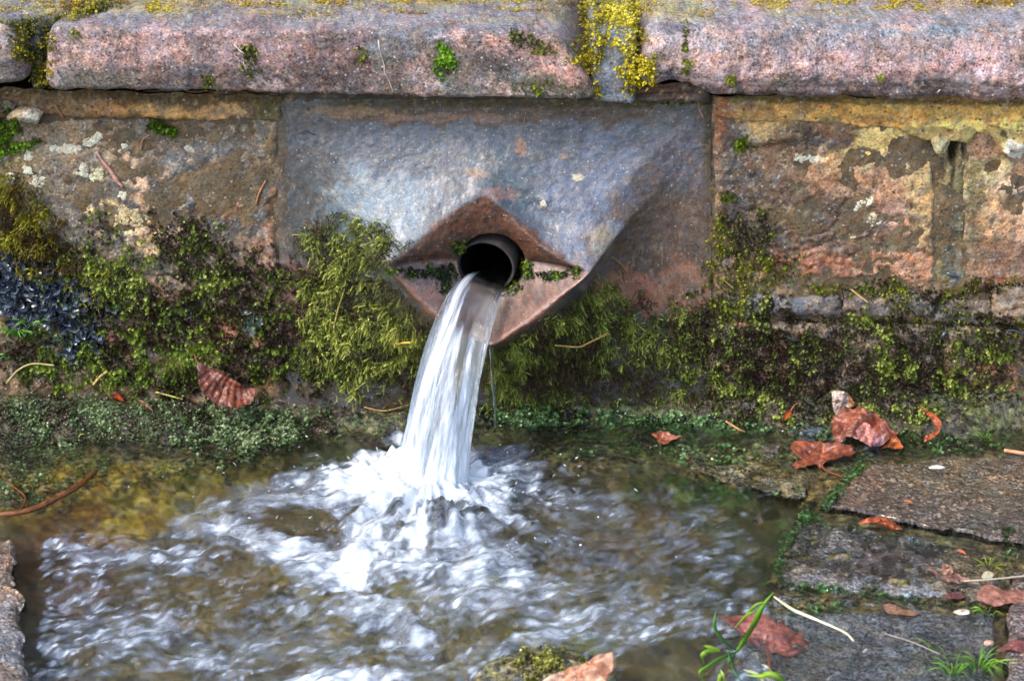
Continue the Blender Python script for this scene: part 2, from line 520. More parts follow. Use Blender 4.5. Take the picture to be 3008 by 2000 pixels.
# --- a dark core behind the stones, so that the joints have a floor
core_px = [(-1700, 270), (4700, 270), (4700, 1330), (-1700, 1330)]
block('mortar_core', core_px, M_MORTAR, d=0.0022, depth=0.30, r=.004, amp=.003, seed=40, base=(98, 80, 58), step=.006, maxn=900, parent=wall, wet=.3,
      splats=[(u_, 300, 300, 50, 0, DKB, .8) for u_ in (200, 900, 1500, 2100, 2700)] + [(2802, 440, 30, 50, 0, (10, 9, 8, .2), 1, .2)], bumps=[(2802, 440, 16, 40, 5, -.03), (1440, 800, 190, 190, 0, -.27)])  # near-black spot at the joint hole: shade put into the colour

# --- left block: grey, mossy, with lichen
left_spl = [
    (400, 560, 620, 200, 0, (84, 78, 76, .5), .9), (200, 420, 330, 60, 6, (118, 96, 72, .3), .7), (650, 440, 200, 70, 0, (88, 80, 74, .5), .8),
    (430, 640, 300, 120, 0, (70, 60, 58, .6), .7), (650, 620, 160, 110, -35, (50, 42, 38, .8), .8), (700, 590, 70, 16, -50, (96, 52, 32, .8), .9),
    (560, 480, 160, 60, 0, (86, 84, 92, .6), .5), (500, 690, 170, 26, 0, (54, 50, 52, .8), .8), (330, 450, 120, 50, 0, (120, 102, 84, .4), .6),
    (150, 520, 160, 70, 0, (112, 96, 84, .3), .7), (420, 600, 60, 16, 60, (150, 110, 80, .4), .8), (795, 420, 16, 110, 0, (96, 76, 48, .4), .8),
    (800, 620, 16, 160, 0, (100, 68, 36, .5), .8), (360, 640, 70, 40, 20, (196, 172, 124, .1), .85, .9), (450, 700, 50, 60, 30, (196, 160, 120, .2), .8, .9),
    (50, 660, 110, 160, 0, (84, 74, 30, .4), .8), (420, 540, 14, 90, -35, (176, 140, 120, .3), .7), (100, 760, 160, 120, 0, (60, 60, 30, .4), .7),
    (600, 530, 60, 14, -55, (130, 96, 70, .4), .7), (250, 520, 40, 60, 10, (76, 66, 62, .5), .7), (560, 570, 90, 20, -25, (96, 92, 100, .6), .6),
    (640, 760, 200, 60, 0, (92, 70, 56, .5), .7), (850, 730, 80, 100, 0, (128, 86, 70, .5), .7)]


def left_relief(U, V, a, b):
    # sloping tool marks and a broken shelf
    n = fbm(U / 60, V / 60, 4, 77)
    ridge = np.abs(np.sin((U * .55 + V * .9) / 34.0 + n * 2.2))
    m = splat(U, V, 620, 610, 260, 130, -10, n, .5)
    return -0.0035 * ridge * m + 0.005 * sstep(640, 700, V + n * 30) * splat(U, V, 450, 760, 460, 130, 0, n, .5)


block('wall_block', [(-20, 346), (815, 350), (812, 803), (-20, 803)], M_BLOCK, d=.003, r=.005, amp=.0026, seed=1, base=(96, 84, 74),
      splats=left_spl, gain=1.5, parent=wall, relief=left_relief, wet=.5, fr=38)
low_spl = [(1400, 980, 1700, 90, 0, (72, 54, 40, .6), .5), (620, 1000, 50, 40, 0, RED, .8), (880, 980, 40, 90, 0, (140, 84, 68, .6), .9), (860, 860, 50, 60, 0, (146, 92, 76, .6), .9),
           (910, 1130, 70, 60, 0, (128, 62, 40, .7), .9), (330, 1020, 40, 30, 0, (150, 86, 66, .6), .8), (700, 990, 70, 20, 10, (150, 96, 80, .6), .8),
           (780, 1120, 60, 30, 0, (140, 100, 60, .5), .8), (60, 900, 200, 60, 20, (40, 42, 46, .8), .8), (640, 960, 70, 30, 0, (150, 90, 60, .5), .7)]
block('wall_block', [(-20, 804), (830, 804), (850, 1260), (-20, 1180)], M_BLOCK, d=.006, r=.012, amp=.006, seed=2, base=(100, 78, 60), splats=low_spl, gain=1.3,
      parent=wall, wet=.6, fr=26)
block('wall_block', [(-900, 350), (-28, 350), (-28, 800), (-900, 800)], M_BLOCK, d=.004, r=.008, amp=.003, seed=3, base=(98, 84, 72), parent=wall, step=.004, splats=[(-400, 500, 260, 120, 0, GREY, .7)])
block('wall_block', [(-1700, 350), (-908, 350), (-908, 800), (-1700, 800)], M_BLOCK, d=.004, r=.008, amp=.003, seed=4, base=(104, 84, 66), parent=wall, step=.005)
block('wall_block', [(-1700, 808), (-28, 808), (-28, 1180), (-1700, 1180)], M_BLOCK, d=.006, r=.01, amp=.004, seed=5, base=(70, 56, 44), parent=wall, step=.005)
# ochre bedding mortar under the coping, left
block('mortar_band', [(-20, 262), (830, 285), (826, 356), (-20, 349)], M_MORTAR, d=.007, r=.005, amp=.0032, seed=6, base=(112, 86, 52), parent=wall, wet=.2, fr=40,
      splats=[(330, 325, 70, 26, 5, (176, 128, 74, .1), .9), (480, 330, 150, 28, 5, OCHRE, .9), (640, 335, 60, 34, 5, (190, 142, 84, .1), .9),
              (120, 320, 120, 30, 5, (112, 80, 58, .4), .8), (400, 285, 500, 12, 2, (78, 62, 26, .3), .8), (780, 320, 30, 40, 0, OLIVE, .7)],
      bumps=[(330, 325, 70, 24, 5, .004), (520, 330, 180, 24, 4, .003), (180, 350, 120, 8, 8, -.004)])
block('mortar_band', [(-1700, 262), (-28, 262), (-28, 345), (-1700, 345)], M_MORTAR, d=.010, r=.006, amp=.003, seed=7, base=(120, 92, 56), parent=wall, step=.005)

# --- right blocks
r1_spl = [
    (2420, 640, 300, 200, 0, (100, 72, 56, .5), .8), (2330, 430, 150, 50, 10, (128, 94, 64, .3), .8), (2240, 380, 110, 40, 0, (184, 150, 84, .1), .8),
    (2330, 400, 60, 40, 0, (72, 58, 54, .5), .8), (2410, 420, 90, 30, 0, (66, 60, 62, .5), .7), (2560, 440, 130, 50, -20, (192, 166, 92, .1), .9, .9),
    (2640, 540, 120, 60, 10, (176, 132, 100, .2), .7), (2450, 520, 150, 60, 20, (150, 108, 80, .3), .7), (2150, 450, 60, 90, 0, (88, 88, 96, .5), .7),
    (2120, 360, 30, 90, 0, (120, 72, 42, .4), .9), (2150, 400, 26, 60, 0, (62, 54, 58, .5), .7), (2250, 620, 140, 120, 0, (70, 56, 50, .7), .7),
    (2440, 650, 140, 90, 0, (56, 50, 50, .7), .6), (2560, 700, 60, 110, 30, (72, 54, 48, .6), .6), (2620, 620, 60, 60, 0, (178, 128, 112, .2), .7),
    (2400, 790, 150, 50, 0, (140, 84, 60, .5), .7), (2620, 800, 80, 60, 0, (170, 112, 80, .4), .7), (2720, 560, 60, 130, 0, (158, 134, 84, .2), .7),
    (2160, 570, 50, 120, 0, (50, 54, 60, .8), .6), (2380, 465, 34, 10, 5, LICH, .95, .5), (2530, 600, 30, 16, -20, LICH, .8, .9), (2570, 640, 24, 14, 0, LICH, .8, .9), (2500, 690, 14, 9, 0, (226, 200, 150, .1), .9)]


def right_relief(U, V, a, b):
    n = fbm(U / 45, V / 45, 4, 91)
    lay = np.abs(np.sin(V / 17.0 + n * 4 + U / 260.))
    m = splat(U, V, 2380, 730, 330, 140, 0, n, .6)
    return -0.003 * lay * m + 0.006 * splat(U, V, 2240, 390, 110, 34, 0, n, .5) - .010 * sstep(800, 850, V) * splat(U, V, 2450, 850, 260, 60, 0, n, .4)


block('wall_block', [(2090, 300), (2742, 350), (2748, 856), (2094, 884)], M_BLOCK, d=.004, r=.006, amp=.003, seed=8, base=(122, 90, 68), gain=1.3, splats=r1_spl,
      relief=right_relief, parent=wall, wet=.4, fr=40)
block('mortar_joint', [(2736, 400), (2834, 400), (2838, 890), (2740, 890)], M_MORTAR, d=.0015, r=.006, amp=.003, seed=9, base=(122, 108, 70), parent=wall, wet=.3, fr=50,
      splats=[(2775, 500, 24, 90, 0, (158, 138, 88, .2), .8), (2790, 700, 30, 140, 0, (58, 56, 50, .6), .8), (2745, 640, 10, 220, 0, (40, 40, 24, .5), .8), (2810, 780, 40, 60, 0, (96, 100, 104, .6), .7), (2802, 440, 10, 34, 8, (16, 14, 10), .9, .3)],  # the hole's shade is painted dark on this mortar too
      bumps=[(2802, 440, 12, 40, 10, -.030), (2743, 660, 5, 200, 0, -.004), (2797, 560, 4, 120, 4, -.004)])
r2_spl = [(2900, 520, 80, 60, 0, (172, 160, 110, .1), .9), (3000, 560, 100, 60, 0, (206, 170, 150, .1), .8), (2930, 640, 70, 80, 0, (186, 150, 108, .2), .7),
          (2860, 600, 30, 120, 0, (96, 92, 60, .4), .7), (2960, 760, 120, 60, 0, (116, 84, 72, .5), .8), (2930, 840, 110, 30, -8, (130, 66, 40, .5), .9), (2990, 660, 60, 50, 0, (190, 136, 104, .2), .7)]
block('wall_block', [(2828, 370), (3420, 380), (3420, 860), (2834, 868)], M_BLOCK, d=.005, r=.010, amp=.0035, seed=10, base=(160, 120, 94), splats=r2_spl, parent=wall, wet=.3, fr=40)
block('wall_block', [(3428, 330), (4700, 330), (4700, 900), (3428, 900)], M_BLOCK, d=.005, r=.008, amp=.003, seed=11, base=(140, 104, 78), parent=wall, step=.005)
band_spl = [(2400, 320, 260, 30, 2, (138, 98, 50, .3), .9), (2700, 330, 330, 40, 2, (186, 138, 44, .2), .9), (2850, 390, 130, 40, 5, (208, 172, 74, .1), .9), (2980, 410, 80, 60, 0, (214, 172, 70, .1), .9),
            (2500, 296, 700, 10, 1, (74, 66, 24, .3), .8), (2250, 390, 110, 30, 0, (180, 150, 84, .1), .7), (2420, 380, 60, 22, 0, (84, 60, 48, .4), .7), (2560, 350, 60, 16, 0, (104, 74, 44, .4), .6),
            (2975, 440, 34, 26, 0, (216, 206, 184, .1), .95, .4), (2118, 340, 22, 60, 0, (120, 70, 40, .4), .9)]
block('mortar_band', [(2096, 285), (3420, 296), (3420, 436), (2096, 345)], M_MORTAR, d=.009, r=.005, amp=.004, seed=12, base=(146, 112, 58), splats=band_spl, gain=1.45, parent=wall, wet=.2, fr=34)
block('mortar_band', [(2620, 372), (2880, 380), (2840, 424), (2720, 424)], M_MORTAR, d=.011, r=.010, amp=.003, seed=13, base=(170, 146, 80), parent=wall, wet=.1, fr=40, wob=.004)
block('mortar_band', [(2870, 372), (3200, 385), (3200, 462), (2930, 440)], M_MORTAR, d=.016, r=.012, amp=.005, seed=14, base=(180, 150, 78), parent=wall, wet=.1, fr=40, wob=.006,
      splats=[(2978, 438, 30, 24, 0, (220, 210, 190, .1), .95, .4), (2900, 410, 8, 6, 0, (20, 18, 14), .9), (2945, 395, 8, 10, 0, (40, 30, 20), .9)], bumps=[(2930, 440, 14, 8, 10, -.008), (2978, 438, 30, 24, 0, .004)])
# thin course below and the mossy foot of the wall
th_spl = [(2330, 900, 170, 24, 3, (92, 92, 104, .9), .9), (2560, 900, 160, 30, 0, (96, 84, 84, .7), .8), (2700, 950, 200, 20, 5, (116, 92, 74, .5), .7)]
block('wall_block', [(2130, 876), (2476, 860), (2484, 940), (2150, 950)], M_BLOCK, d=.010, wob=.005, r=.012, amp=.003, seed=15, base=(84, 78, 84), splats=th_spl, parent=wall, wet=.9, fr=50)
block('wall_block', [(2470, 866), (2752, 874), (2752, 956), (2478, 946)], M_BLOCK, d=.013, wob=.005, r=.012, amp=.003, seed=16, base=(92, 80, 78), splats=th_spl, parent=wall, wet=.7, fr=50)
block('wall_block', [(2744, 884), (2930, 872), (2930, 958), (2744, 958)], M_BLOCK, wob=.005, d=.010, r=.010, amp=.003, seed=17, base=(98, 90, 90), parent=wall, wet=.6, fr=50)
block('wall_block', [(2918, 850), (3420, 860), (3420, 965), (2918, 958)], M_BLOCK, d=.026, r=.014, amp=.003, seed=18, base=(124, 104, 92), parent=wall, wet=.4, fr=50, relief=lambda U, V, a, b: .002 * np.abs(np.sin(V / 9 + U / 60)))
rl_spl = [(2600, 1000, 500, 60, 0, (96, 82, 72, .5), .6), (2240, 1060, 120, 40, 0, (150, 84, 60, .6), .8), (2150, 1010, 100, 60, 0, (78, 56, 44, .6), .7), (2800, 1100, 300, 60, 5, (82, 60, 46, .5), .7),
          (2940, 1200, 140, 80, 10, (148, 84, 60, .5), .9), (2700, 1230, 60, 26, 0, (160, 96, 74, .5), .9), (2150, 880, 80, 60, 0, (140, 88, 66, .6), .8), (2500, 1060, 200, 60, 0, (74, 60, 50, .5), .7)]
block('wall_block', [(2080, 950), (2760, 955), (2770, 1310), (2100, 1300)], M_BLOCK, d=.012, r=.012, amp=.006, seed=19, gain=1.3, base=(90, 70, 56), splats=rl_spl, parent=wall, wet=.5, fr=30)
block('wall_block', [(2768, 962), (3420, 968), (3420, 1330), (2778, 1320)], M_BLOCK, d=.014, r=.012, amp=.006, seed=20, gain=1.3, base=(96, 74, 60), splats=rl_spl, parent=wall, wet=.5, fr=30)
block('wall_block', [(3428, 908), (4700, 908), (4700, 1330), (3428, 1330)], M_BLOCK, d=.014, r=.012, amp=.006, seed=21, base=(88, 66, 52), parent=wall, step=.005)

# --- the carved spout stone: a diamond mouth standing proud, its four corners run out as ridges
rimpx = [  # s, u, v, protrusion
    (0.000, 1428, 556, .050), (0.035, 1476, 600, .053), (0.08, 1540, 672, .060), (0.14, 1600, 728, .070), (0.20, 1668, 776, .082), (0.25, 1738, 806, .096),
    (0.28, 1702, 838, .102), (0.33, 1640, 884, .106), (0.40, 1552, 948, .106), (0.46, 1480, 1000, .104), (0.50, 1436, 1026, .102), (0.54, 1360, 990, .096),
    (0.60, 1276, 924, .092), (0.68, 1206, 860, .092), (0.73, 1148, 812, .094), (0.75, 1124, 792, .094), (0.79, 1180, 758, .086), (0.84, 1240, 704, .074),
    (0.90, 1310, 640, .062), (0.96, 1372, 586, .053), (1.0, 1428, 556, .050)]
outpx = [(0.0, 1428, 292), (0.19, 2086, 296), (0.25, 2088, 420), (0.30, 2090, 640), (0.38, 2092, 1262), (0.50, 1430, 1262), (0.60, 840, 1240), (0.70, 816, 640), (0.75, 817, 430), (0.81, 818, 292), (1.0, 1428, 292)]
NS = 480
sg = np.arange(NS) / NS
rt = np.array(rimpx); ot = np.array(outpx)


def per(t, col):
    return np.interp(sg, t[:, 0], t[:, col])


def smooth_ring(a, k):
    for _ in range(k): a = (np.roll(a, 1) + 2 * a + np.roll(a, -1)) / 4
    return a


ru_, rv_, rd_ = (smooth_ring(per(rt, i), 6) for i in (1, 2, 3))
k_top = np.exp(-(np.minimum(sg, 1 - sg) / .055) ** 2)
ru_, rv_, rd_ = (a_ * (1 - k_top) + smooth_ring(a_, 60) * k_top for a_ in (ru_, rv_, rd_))
RIM = wp(ru_, rv_, rd_)
OUT = wp(per(ot, 1), per(ot, 2), 0.004)
RIM = RIM + (fbm(np.cos(2 * np.pi * sg) * 5, np.sin(2 * np.pi * sg) * 5, 4, 63) * .0028)[:, None] * np.array([.6, -1, .6])
HOLE_C = wp(1444, 778, .044)
# hole angle follows the direction of the rim
ang = np.arctan2(RIM[:, 2] - HOLE_C[2], RIM[:, 0] - HOLE_C[0])
HR = 0.0385
HOLE = np.stack([HOLE_C[0] + HR * np.cos(ang), np.full(NS, -.044), HOLE_C[2] + HR * np.sin(ang)], -1)
lipw = sstep(.05, .55, np.cos(2 * np.pi * sg))
NI, NO = 46, 150
rows = []
back = HOLE.copy(); back[:, 1] = .06
for k in range(6):
    f = k / 6
    rows.append(back * (1 - f) + HOLE * f)
for k in range(NI):
    f = k / NI
    P = HOLE * (1 - f) + RIM * f
    P[:, 1] += (0.010 - .013 * lipw) * math.sin(math.pi * f) ** .8 + np.exp(-((sg - .5) / .07) ** 2) * .008 * math.sin(math.pi * f)      # thick rounded upper lip, hollow lower faces
    rows.append(P)
upper = np.clip(np.cos(2 * np.pi * sg) * 1.6 + .5, 0, 1)
grv = np.exp(-((sg - .10) / .055) ** 2)
for k in range(NO + 1):
    f = k / NO
    P = RIM * (1 - f) + OUT * f
    prof = upper * (1 - f) ** 2.1 + (1 - upper) * ((1 - f) ** 3.4)
    P[:, 1] = -(0.004 + (-RIM[:, 1] - 0.004) * prof)
    P[:, 1] += grv * .016 * math.exp(-((f - .10) / .08) ** 2)
    rows.append(P)
G = np.array(rows)
NR = len(G)
for k in range(NO + 1):                                   # the ridges soften and die out towards the stone's edge
    sg_ = 3.0 + 60.0 * (k / NO)
    w_ = np.exp(-.5 * (np.fft.fftfreq(NS) * 2 * np.pi * sg_) ** 2)
    r_ = 6 + NI + k
    if k < NO: G[r_, :, 1] = np.real(np.fft.ifft(np.fft.fft(G[r_, :, 1]) * w_))
for it in range(46):
    Gi = G.copy(); a_, b_ = 6 + 16, 6 + NI + 30
    Gi[a_:b_] = (G[a_ - 1:b_ - 1] + G[a_ + 1:b_ + 1] + np.roll(G, 1, 1)[a_:b_] + np.roll(G, -1, 1)[a_:b_] + 2 * G[a_:b_]) / 6
    G = Gi
for it in range(5):
    Gi = G.copy()
    Gi[7:-1] = (G[6:-2] + G[8:] + np.roll(G, 1, 1)[7:-1] + np.roll(G, -1, 1)[7:-1] + 4 * G[7:-1]) / 8
    G = Gi
X, Z = G[..., 0], G[..., 2]
G[6:, :, 1] -= (fbm(X * 45, Z * 45, 5, 61, .6) * .0020 + fbm(X * 160, Z * 160, 3, 62) * .0006)[6:]
edge_e = sstep(0, .04, (1 - np.arange(NR - 6 - NI) / NO))[:, None]
G[6 + NI:, :, 1] += (1 - edge_e) * .0012
skirt = G[-1].copy(); skirt[:, 1] = .06
Vs = np.concatenate([G.reshape(-1, 3), skirt])
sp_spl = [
    (1400, 500, 620, 240, 0, (72, 78, 90, .85), .9, .4), (1090, 640, 190, 150, 0, (104, 120, 134, .95), .8, .4), (1740, 640, 190, 190, 0, (84, 92, 116, .9), .7, .4),  # grey-blue apron: sky sheen painted into the stone colour
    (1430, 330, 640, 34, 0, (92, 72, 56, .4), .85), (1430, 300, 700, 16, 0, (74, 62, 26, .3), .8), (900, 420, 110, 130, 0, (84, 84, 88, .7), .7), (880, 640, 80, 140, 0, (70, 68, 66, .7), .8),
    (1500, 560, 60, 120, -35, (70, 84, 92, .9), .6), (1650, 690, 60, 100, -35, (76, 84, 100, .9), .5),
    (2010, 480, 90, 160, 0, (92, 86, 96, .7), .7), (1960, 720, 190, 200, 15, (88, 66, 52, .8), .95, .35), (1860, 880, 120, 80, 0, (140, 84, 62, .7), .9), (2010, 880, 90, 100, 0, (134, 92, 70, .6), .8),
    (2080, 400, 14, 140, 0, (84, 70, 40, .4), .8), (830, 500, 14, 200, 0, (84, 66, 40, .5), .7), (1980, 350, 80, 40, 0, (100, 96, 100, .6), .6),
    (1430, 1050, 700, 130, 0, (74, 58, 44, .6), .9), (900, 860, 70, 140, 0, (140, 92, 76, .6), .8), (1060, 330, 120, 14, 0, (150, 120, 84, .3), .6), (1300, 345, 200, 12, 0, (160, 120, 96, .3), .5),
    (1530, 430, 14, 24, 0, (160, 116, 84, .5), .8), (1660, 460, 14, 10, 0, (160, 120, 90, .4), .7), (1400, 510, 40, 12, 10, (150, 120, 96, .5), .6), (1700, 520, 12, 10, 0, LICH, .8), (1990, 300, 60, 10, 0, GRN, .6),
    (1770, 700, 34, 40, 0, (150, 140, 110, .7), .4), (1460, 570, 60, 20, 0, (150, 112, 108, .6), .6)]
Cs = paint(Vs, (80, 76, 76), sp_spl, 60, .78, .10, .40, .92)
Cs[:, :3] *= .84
# the hollow inside the rim is rust stained; its lower faces are painted paler
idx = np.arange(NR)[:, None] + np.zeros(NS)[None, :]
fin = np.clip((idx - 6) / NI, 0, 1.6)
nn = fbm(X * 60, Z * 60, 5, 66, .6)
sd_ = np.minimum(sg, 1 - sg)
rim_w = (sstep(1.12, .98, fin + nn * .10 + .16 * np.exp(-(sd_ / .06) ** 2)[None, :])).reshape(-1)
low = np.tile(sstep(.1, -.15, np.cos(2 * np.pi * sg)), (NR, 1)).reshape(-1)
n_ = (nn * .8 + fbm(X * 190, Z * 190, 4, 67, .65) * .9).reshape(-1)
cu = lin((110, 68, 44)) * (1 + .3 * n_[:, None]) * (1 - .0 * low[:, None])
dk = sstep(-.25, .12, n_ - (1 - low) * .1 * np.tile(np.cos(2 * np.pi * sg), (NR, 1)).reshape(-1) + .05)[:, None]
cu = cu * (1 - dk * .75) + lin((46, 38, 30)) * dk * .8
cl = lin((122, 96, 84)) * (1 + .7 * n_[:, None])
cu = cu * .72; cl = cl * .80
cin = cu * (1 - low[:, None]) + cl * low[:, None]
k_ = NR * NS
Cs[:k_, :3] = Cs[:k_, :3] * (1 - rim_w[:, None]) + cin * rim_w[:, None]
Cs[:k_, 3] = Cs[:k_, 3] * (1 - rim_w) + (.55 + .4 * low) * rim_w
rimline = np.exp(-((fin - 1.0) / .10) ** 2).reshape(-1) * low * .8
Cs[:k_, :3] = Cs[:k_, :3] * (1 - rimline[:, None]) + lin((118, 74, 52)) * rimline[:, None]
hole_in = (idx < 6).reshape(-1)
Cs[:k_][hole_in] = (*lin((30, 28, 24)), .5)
Cs[:, :3] = np.clip(Cs[:, :3], .004, .9)
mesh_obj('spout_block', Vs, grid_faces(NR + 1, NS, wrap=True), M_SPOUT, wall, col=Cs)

# --- coping
def coping(name, u_left, u_right, vt, vb, rtop, rbot, nose, seed, base, splats, wet=.3, endr=.012, back=.30, kL=0.0, kR=0.0, slL=0.0, slR=0.0, amp=.002, step=.0026, zt_off=0.0, mat=None, parent=None, fr=34):
    """coping stone swept along the wall. vt / vb: (u, v) tables of the upper front arris and lower edge; sl: slope of the end towards the back; k: lean of the end"""
    um = np.array([u_left, u_right])
    xl = wp(u_left, np.interp(u_left, *zip(*vb)), nose)[0]; xr = wp(u_right, np.interp(u_right, *zip(*vb)), nose)[0]
    n = int(max((xr - xl) / step, 10))
    u = np.linspace(u_left, u_right, n)
    zb = wp(u, np.interp(u, *zip(*vb)), nose)[:, 2]
    zt = wp(u, np.interp(u, *zip(*vt)), nose)[:, 2] + zt_off
    x = np.linspace(xl, xr, n)
    e = np.minimum(x - xl, xr - x)
    sh = endr * (1 - np.sqrt(np.clip(1 - np.clip(1 - e / endr, 0, 1) ** 2, 0, 1)))
    M = 0
    rings = []
    for i in range(n):
        y0 = -nose + sh[i]; t_ = zt[i] - sh[i] * .7; b_ = zb[i] + sh[i] * .6
        r1 = min(rtop, (t_ - b_) * .7); r2 = min(rbot, (t_ - b_) * .28)
        pts = []
        for k in range(26):
            f = (k / 26) ** 1.0
            pts.append((back + (y0 + r1 - back) * f, t_ + .012 * (1 - f) ** 1))
        for k in range(16):
            a = math.pi / 2 * k / 15
            pts.append((y0 + r1 - r1 * math.sin(a), t_ - r1 + r1 * math.cos(a)))
        for k in range(1, 22):
            f = k / 22
            pts.append((y0 + .002 * math.sin(math.pi * f) * -1, (t_ - r1) + (b_ + r2 - t_ + r1) * f))
        for k in range(10):
            a = math.pi / 2 * k / 9
            pts.append((y0 + r2 - r2 * math.cos(a), b_ + r2 - r2 * math.sin(a)))
        for k in range(1, 9):
            f = k / 8
            pts.append((y0 + r2 + (.03 - y0 - r2) * f, b_))
        pts.append((back, b_))
        rings.append(pts)
    R = np.array(rings)
    Y, Zc = R[..., 0], R[..., 1]
    Xg = np.repeat(x[:, None], R.shape[1], 1)
    s = ((x - xl) / (xr - xl))[:, None]
    zr = (Zc - zb.mean()) / max((zt - zb).mean(), 1e-6)
    Xg = Xg + (1 - s) ** 6 * (kL * zr + slL * np.clip(Y, 0, 1)) + s ** 6 * (kR * zr + slR * np.clip(Y, 0, 1))
    dT = np.gradient(R, axis=1); nl = np.stack([dT[..., 1], -dT[..., 0]], -1)
    nl /= np.linalg.norm(nl, axis=-1)[..., None] + 1e-9
    arc = np.cumsum(np.linalg.norm(np.diff(R, axis=1, prepend=R[:, :1]), axis=-1), axis=1)
    h = fbm(Xg * fr, arc * fr, 6, seed, .6) * amp * 1.7
    lump = np.clip(vn(Xg * 170, arc * 170, seed + 3), .25, 1) - .25
    h = h + lump * .0016
    Y = Y + nl[..., 0] * h; Zc = Zc + nl[..., 1] * h
    V = np.stack([Xg, Y, Zc], -1)
    m = R.shape[1]
    V = V.reshape(-1, 3)
    F = grid_faces(n, m, wrap=True)
    # closed ends: inset fan
    cL = V[:m].mean(0); cR = V[-m:].mean(0)
    k = len(V)
    V = np.concatenate([V, cL[None], cR[None]])
    j = np.arange(m); j2 = (j + 1) % m
    fl = np.stack([j2, j, np.full(m, k)], -1); frr = np.stack([(n - 1) * m + j, (n - 1) * m + j2, np.full(m, k + 1)], -1)
    C = paint(V, base, splats, seed, wet, .15, .7, .64)
    C[:, :3] *= .87
    return mesh_obj(name, V, [F, fl, frr], mat or M_COPING, parent or wall, col=C)


YEL = (158, 138, 30, .2); TOPG = (124, 120, 124, .35)
cop_spl = [(u_, 40, 260, 60, 0, TOPG, .7) for u_ in (0, 500, 1000, 1500, 2000, 2500, 3000)] + [
    (600, 150, 450, 60, 0, (176, 128, 128, .2), .8), (250, 150, 110, 40, -10, (206, 156, 150, .2), .8), (700, 230, 500, 36, 0, (92, 74, 70, .3), .7), (260, 240, 130, 30, 0, (120, 110, 92, .3), .6),
    (1000, 180, 170, 70, 0, (116, 84, 82, .3), .6), (1200, 140, 90, 50, 0, (98, 98, 104, .4), .8), (1390, 240, 160, 40, 0, (176, 160, 132, .2), .7, .9), (1430, 190, 110, 60, 0, (96, 84, 86, .4), .8),
    (1650, 200, 40, 120, -50, (206, 142, 128, .2), .95, .4), (1470, 135, 60, 26, 0, (196, 138, 128, .2), .8), (1600, 260, 80, 30, 0, (78, 84, 60, .3), .7), (1300, 190, 60, 50, 0, (110, 92, 60, .3), .7),
    (2100, 150, 120, 60, 0, (188, 150, 144, .2), .8), (2500, 200, 420, 50, 0, (190, 140, 138, .2), .8), (2900, 180, 200, 50, 0, (214, 156, 158, .2), .85), (2500, 120, 500, 26, 0, (136, 122, 132, .3), .6),
    (2450, 262, 560, 26, 0, (98, 76, 74, .3), .8), (2750, 245, 90, 30, 0, (90, 76, 74, .3), .6), (1960, 215, 80, 40, 0, (170, 136, 130, .3), .6), (2760, 95, 130, 12, 0, (112, 122, 136, .4), .7), (2000, 80, 60, 14, 0, (100, 92, 106, .4), .8),
    (20, 120, 70, 60, 0, (170, 150, 156, .3), .7), (40, 200, 80, 60, 0, (120, 100, 100, .3), .7)]
for k in range(90):
    uu = rng.uniform(-100, 3100); vv_ = abs(rng.normal(0, 24))
    cop_spl.append((uu, vv_, rng.uniform(40, 170), rng.uniform(4, 10), 1, YEL if rng.random() < .7 else (128, 98, 40, .2), .5, 1.3))
for k in range(40):
    cop_spl.append((rng.uniform(0, 3000), rng.uniform(100, 280), rng.uniform(20, 60), rng.uniform(12, 34), 0, [(74, 66, 68, .3), (200, 160, 158, .2), (96, 88, 60, .3)][k % 3], .55, 1.1))
coping('coping_stone', 122, 1752, [(120, 84), (600, 86), (1200, 92), (1750, 104)], [(120, 262), (700, 272), (1200, 284), (1750, 292)], .010, .006, .048, 31, (150, 116, 112), cop_spl,
       endr=.014, slL=.9, kL=.012, kR=-.045, slR=.1, amp=.0024)
coping('coping_stone', 1850, 3560, [(1850, 84), (2100, 88), (2500, 90), (3560, 96)], [(1850, 262), (1960, 246), (2020, 250), (2090, 284), (2400, 288), (3008, 300), (3560, 306)], .034, .012, .048, 32, (168, 132, 130), cop_spl,
       endr=.022, amp=.0036, kL=.02)
coping('coping_stone', -900, 96, [(-900, 66), (100, 74)], [(-900, 240), (100, 252)], .026, .012, .044, 33, (140, 116, 114), cop_spl, endr=.026, slR=.9, amp=.003, kR=-.012)
coping('coping_stone', -2000, -916, [(-2000, 56), (-900, 66)], [(-2000, 230), (-900, 240)], .02, .012, .044, 34, (150, 120, 116), [], step=.006)
coping('coping_stone', 3580, 4900, [(3580, 96), (4900, 100)], [(3580, 306), (4900, 316)], .02, .012, .046, 35, (160, 126, 122), [], step=.006)
coping('mortar_joint', 1738, 1868, [(1738, 104), (1868, 104)], [(1738, 304), (1868, 304)], .02, .004, .036, 36, (112, 118, 130), [(1770, 290, 20, 16, 0, (150, 146, 110, .2), .8), (1800, 250, 60, 60, 0, (128, 136, 156, .5), .6)], endr=.006, amp=.003, mat=M_MORTAR)
coping('mortar_joint', 92, 134, [(92, 92), (134, 92)], [(92, 262), (134, 262)], .02, .004, .018, 37, (60, 62, 56), [], endr=.004, amp=.003, mat=M_MORTAR, slR=.9, slL=.9)
block('mortar_band', [(1760, 262), (2080, 244), (2084, 300), (1760, 308)], M_MORTAR, d=.030, depth=.05, r=.006, amp=.003, seed=38, base=(84, 66, 58), parent=wall, wet=.4, fr=60,
      splats=[(1920, 262, 120, 10, -5, (78, 50, 30, .4), .8), (1900, 296, 140, 8, 0, (60, 54, 56, .4), .6)], bumps=[(1900, 282, 150, 5, -3, -.006)])

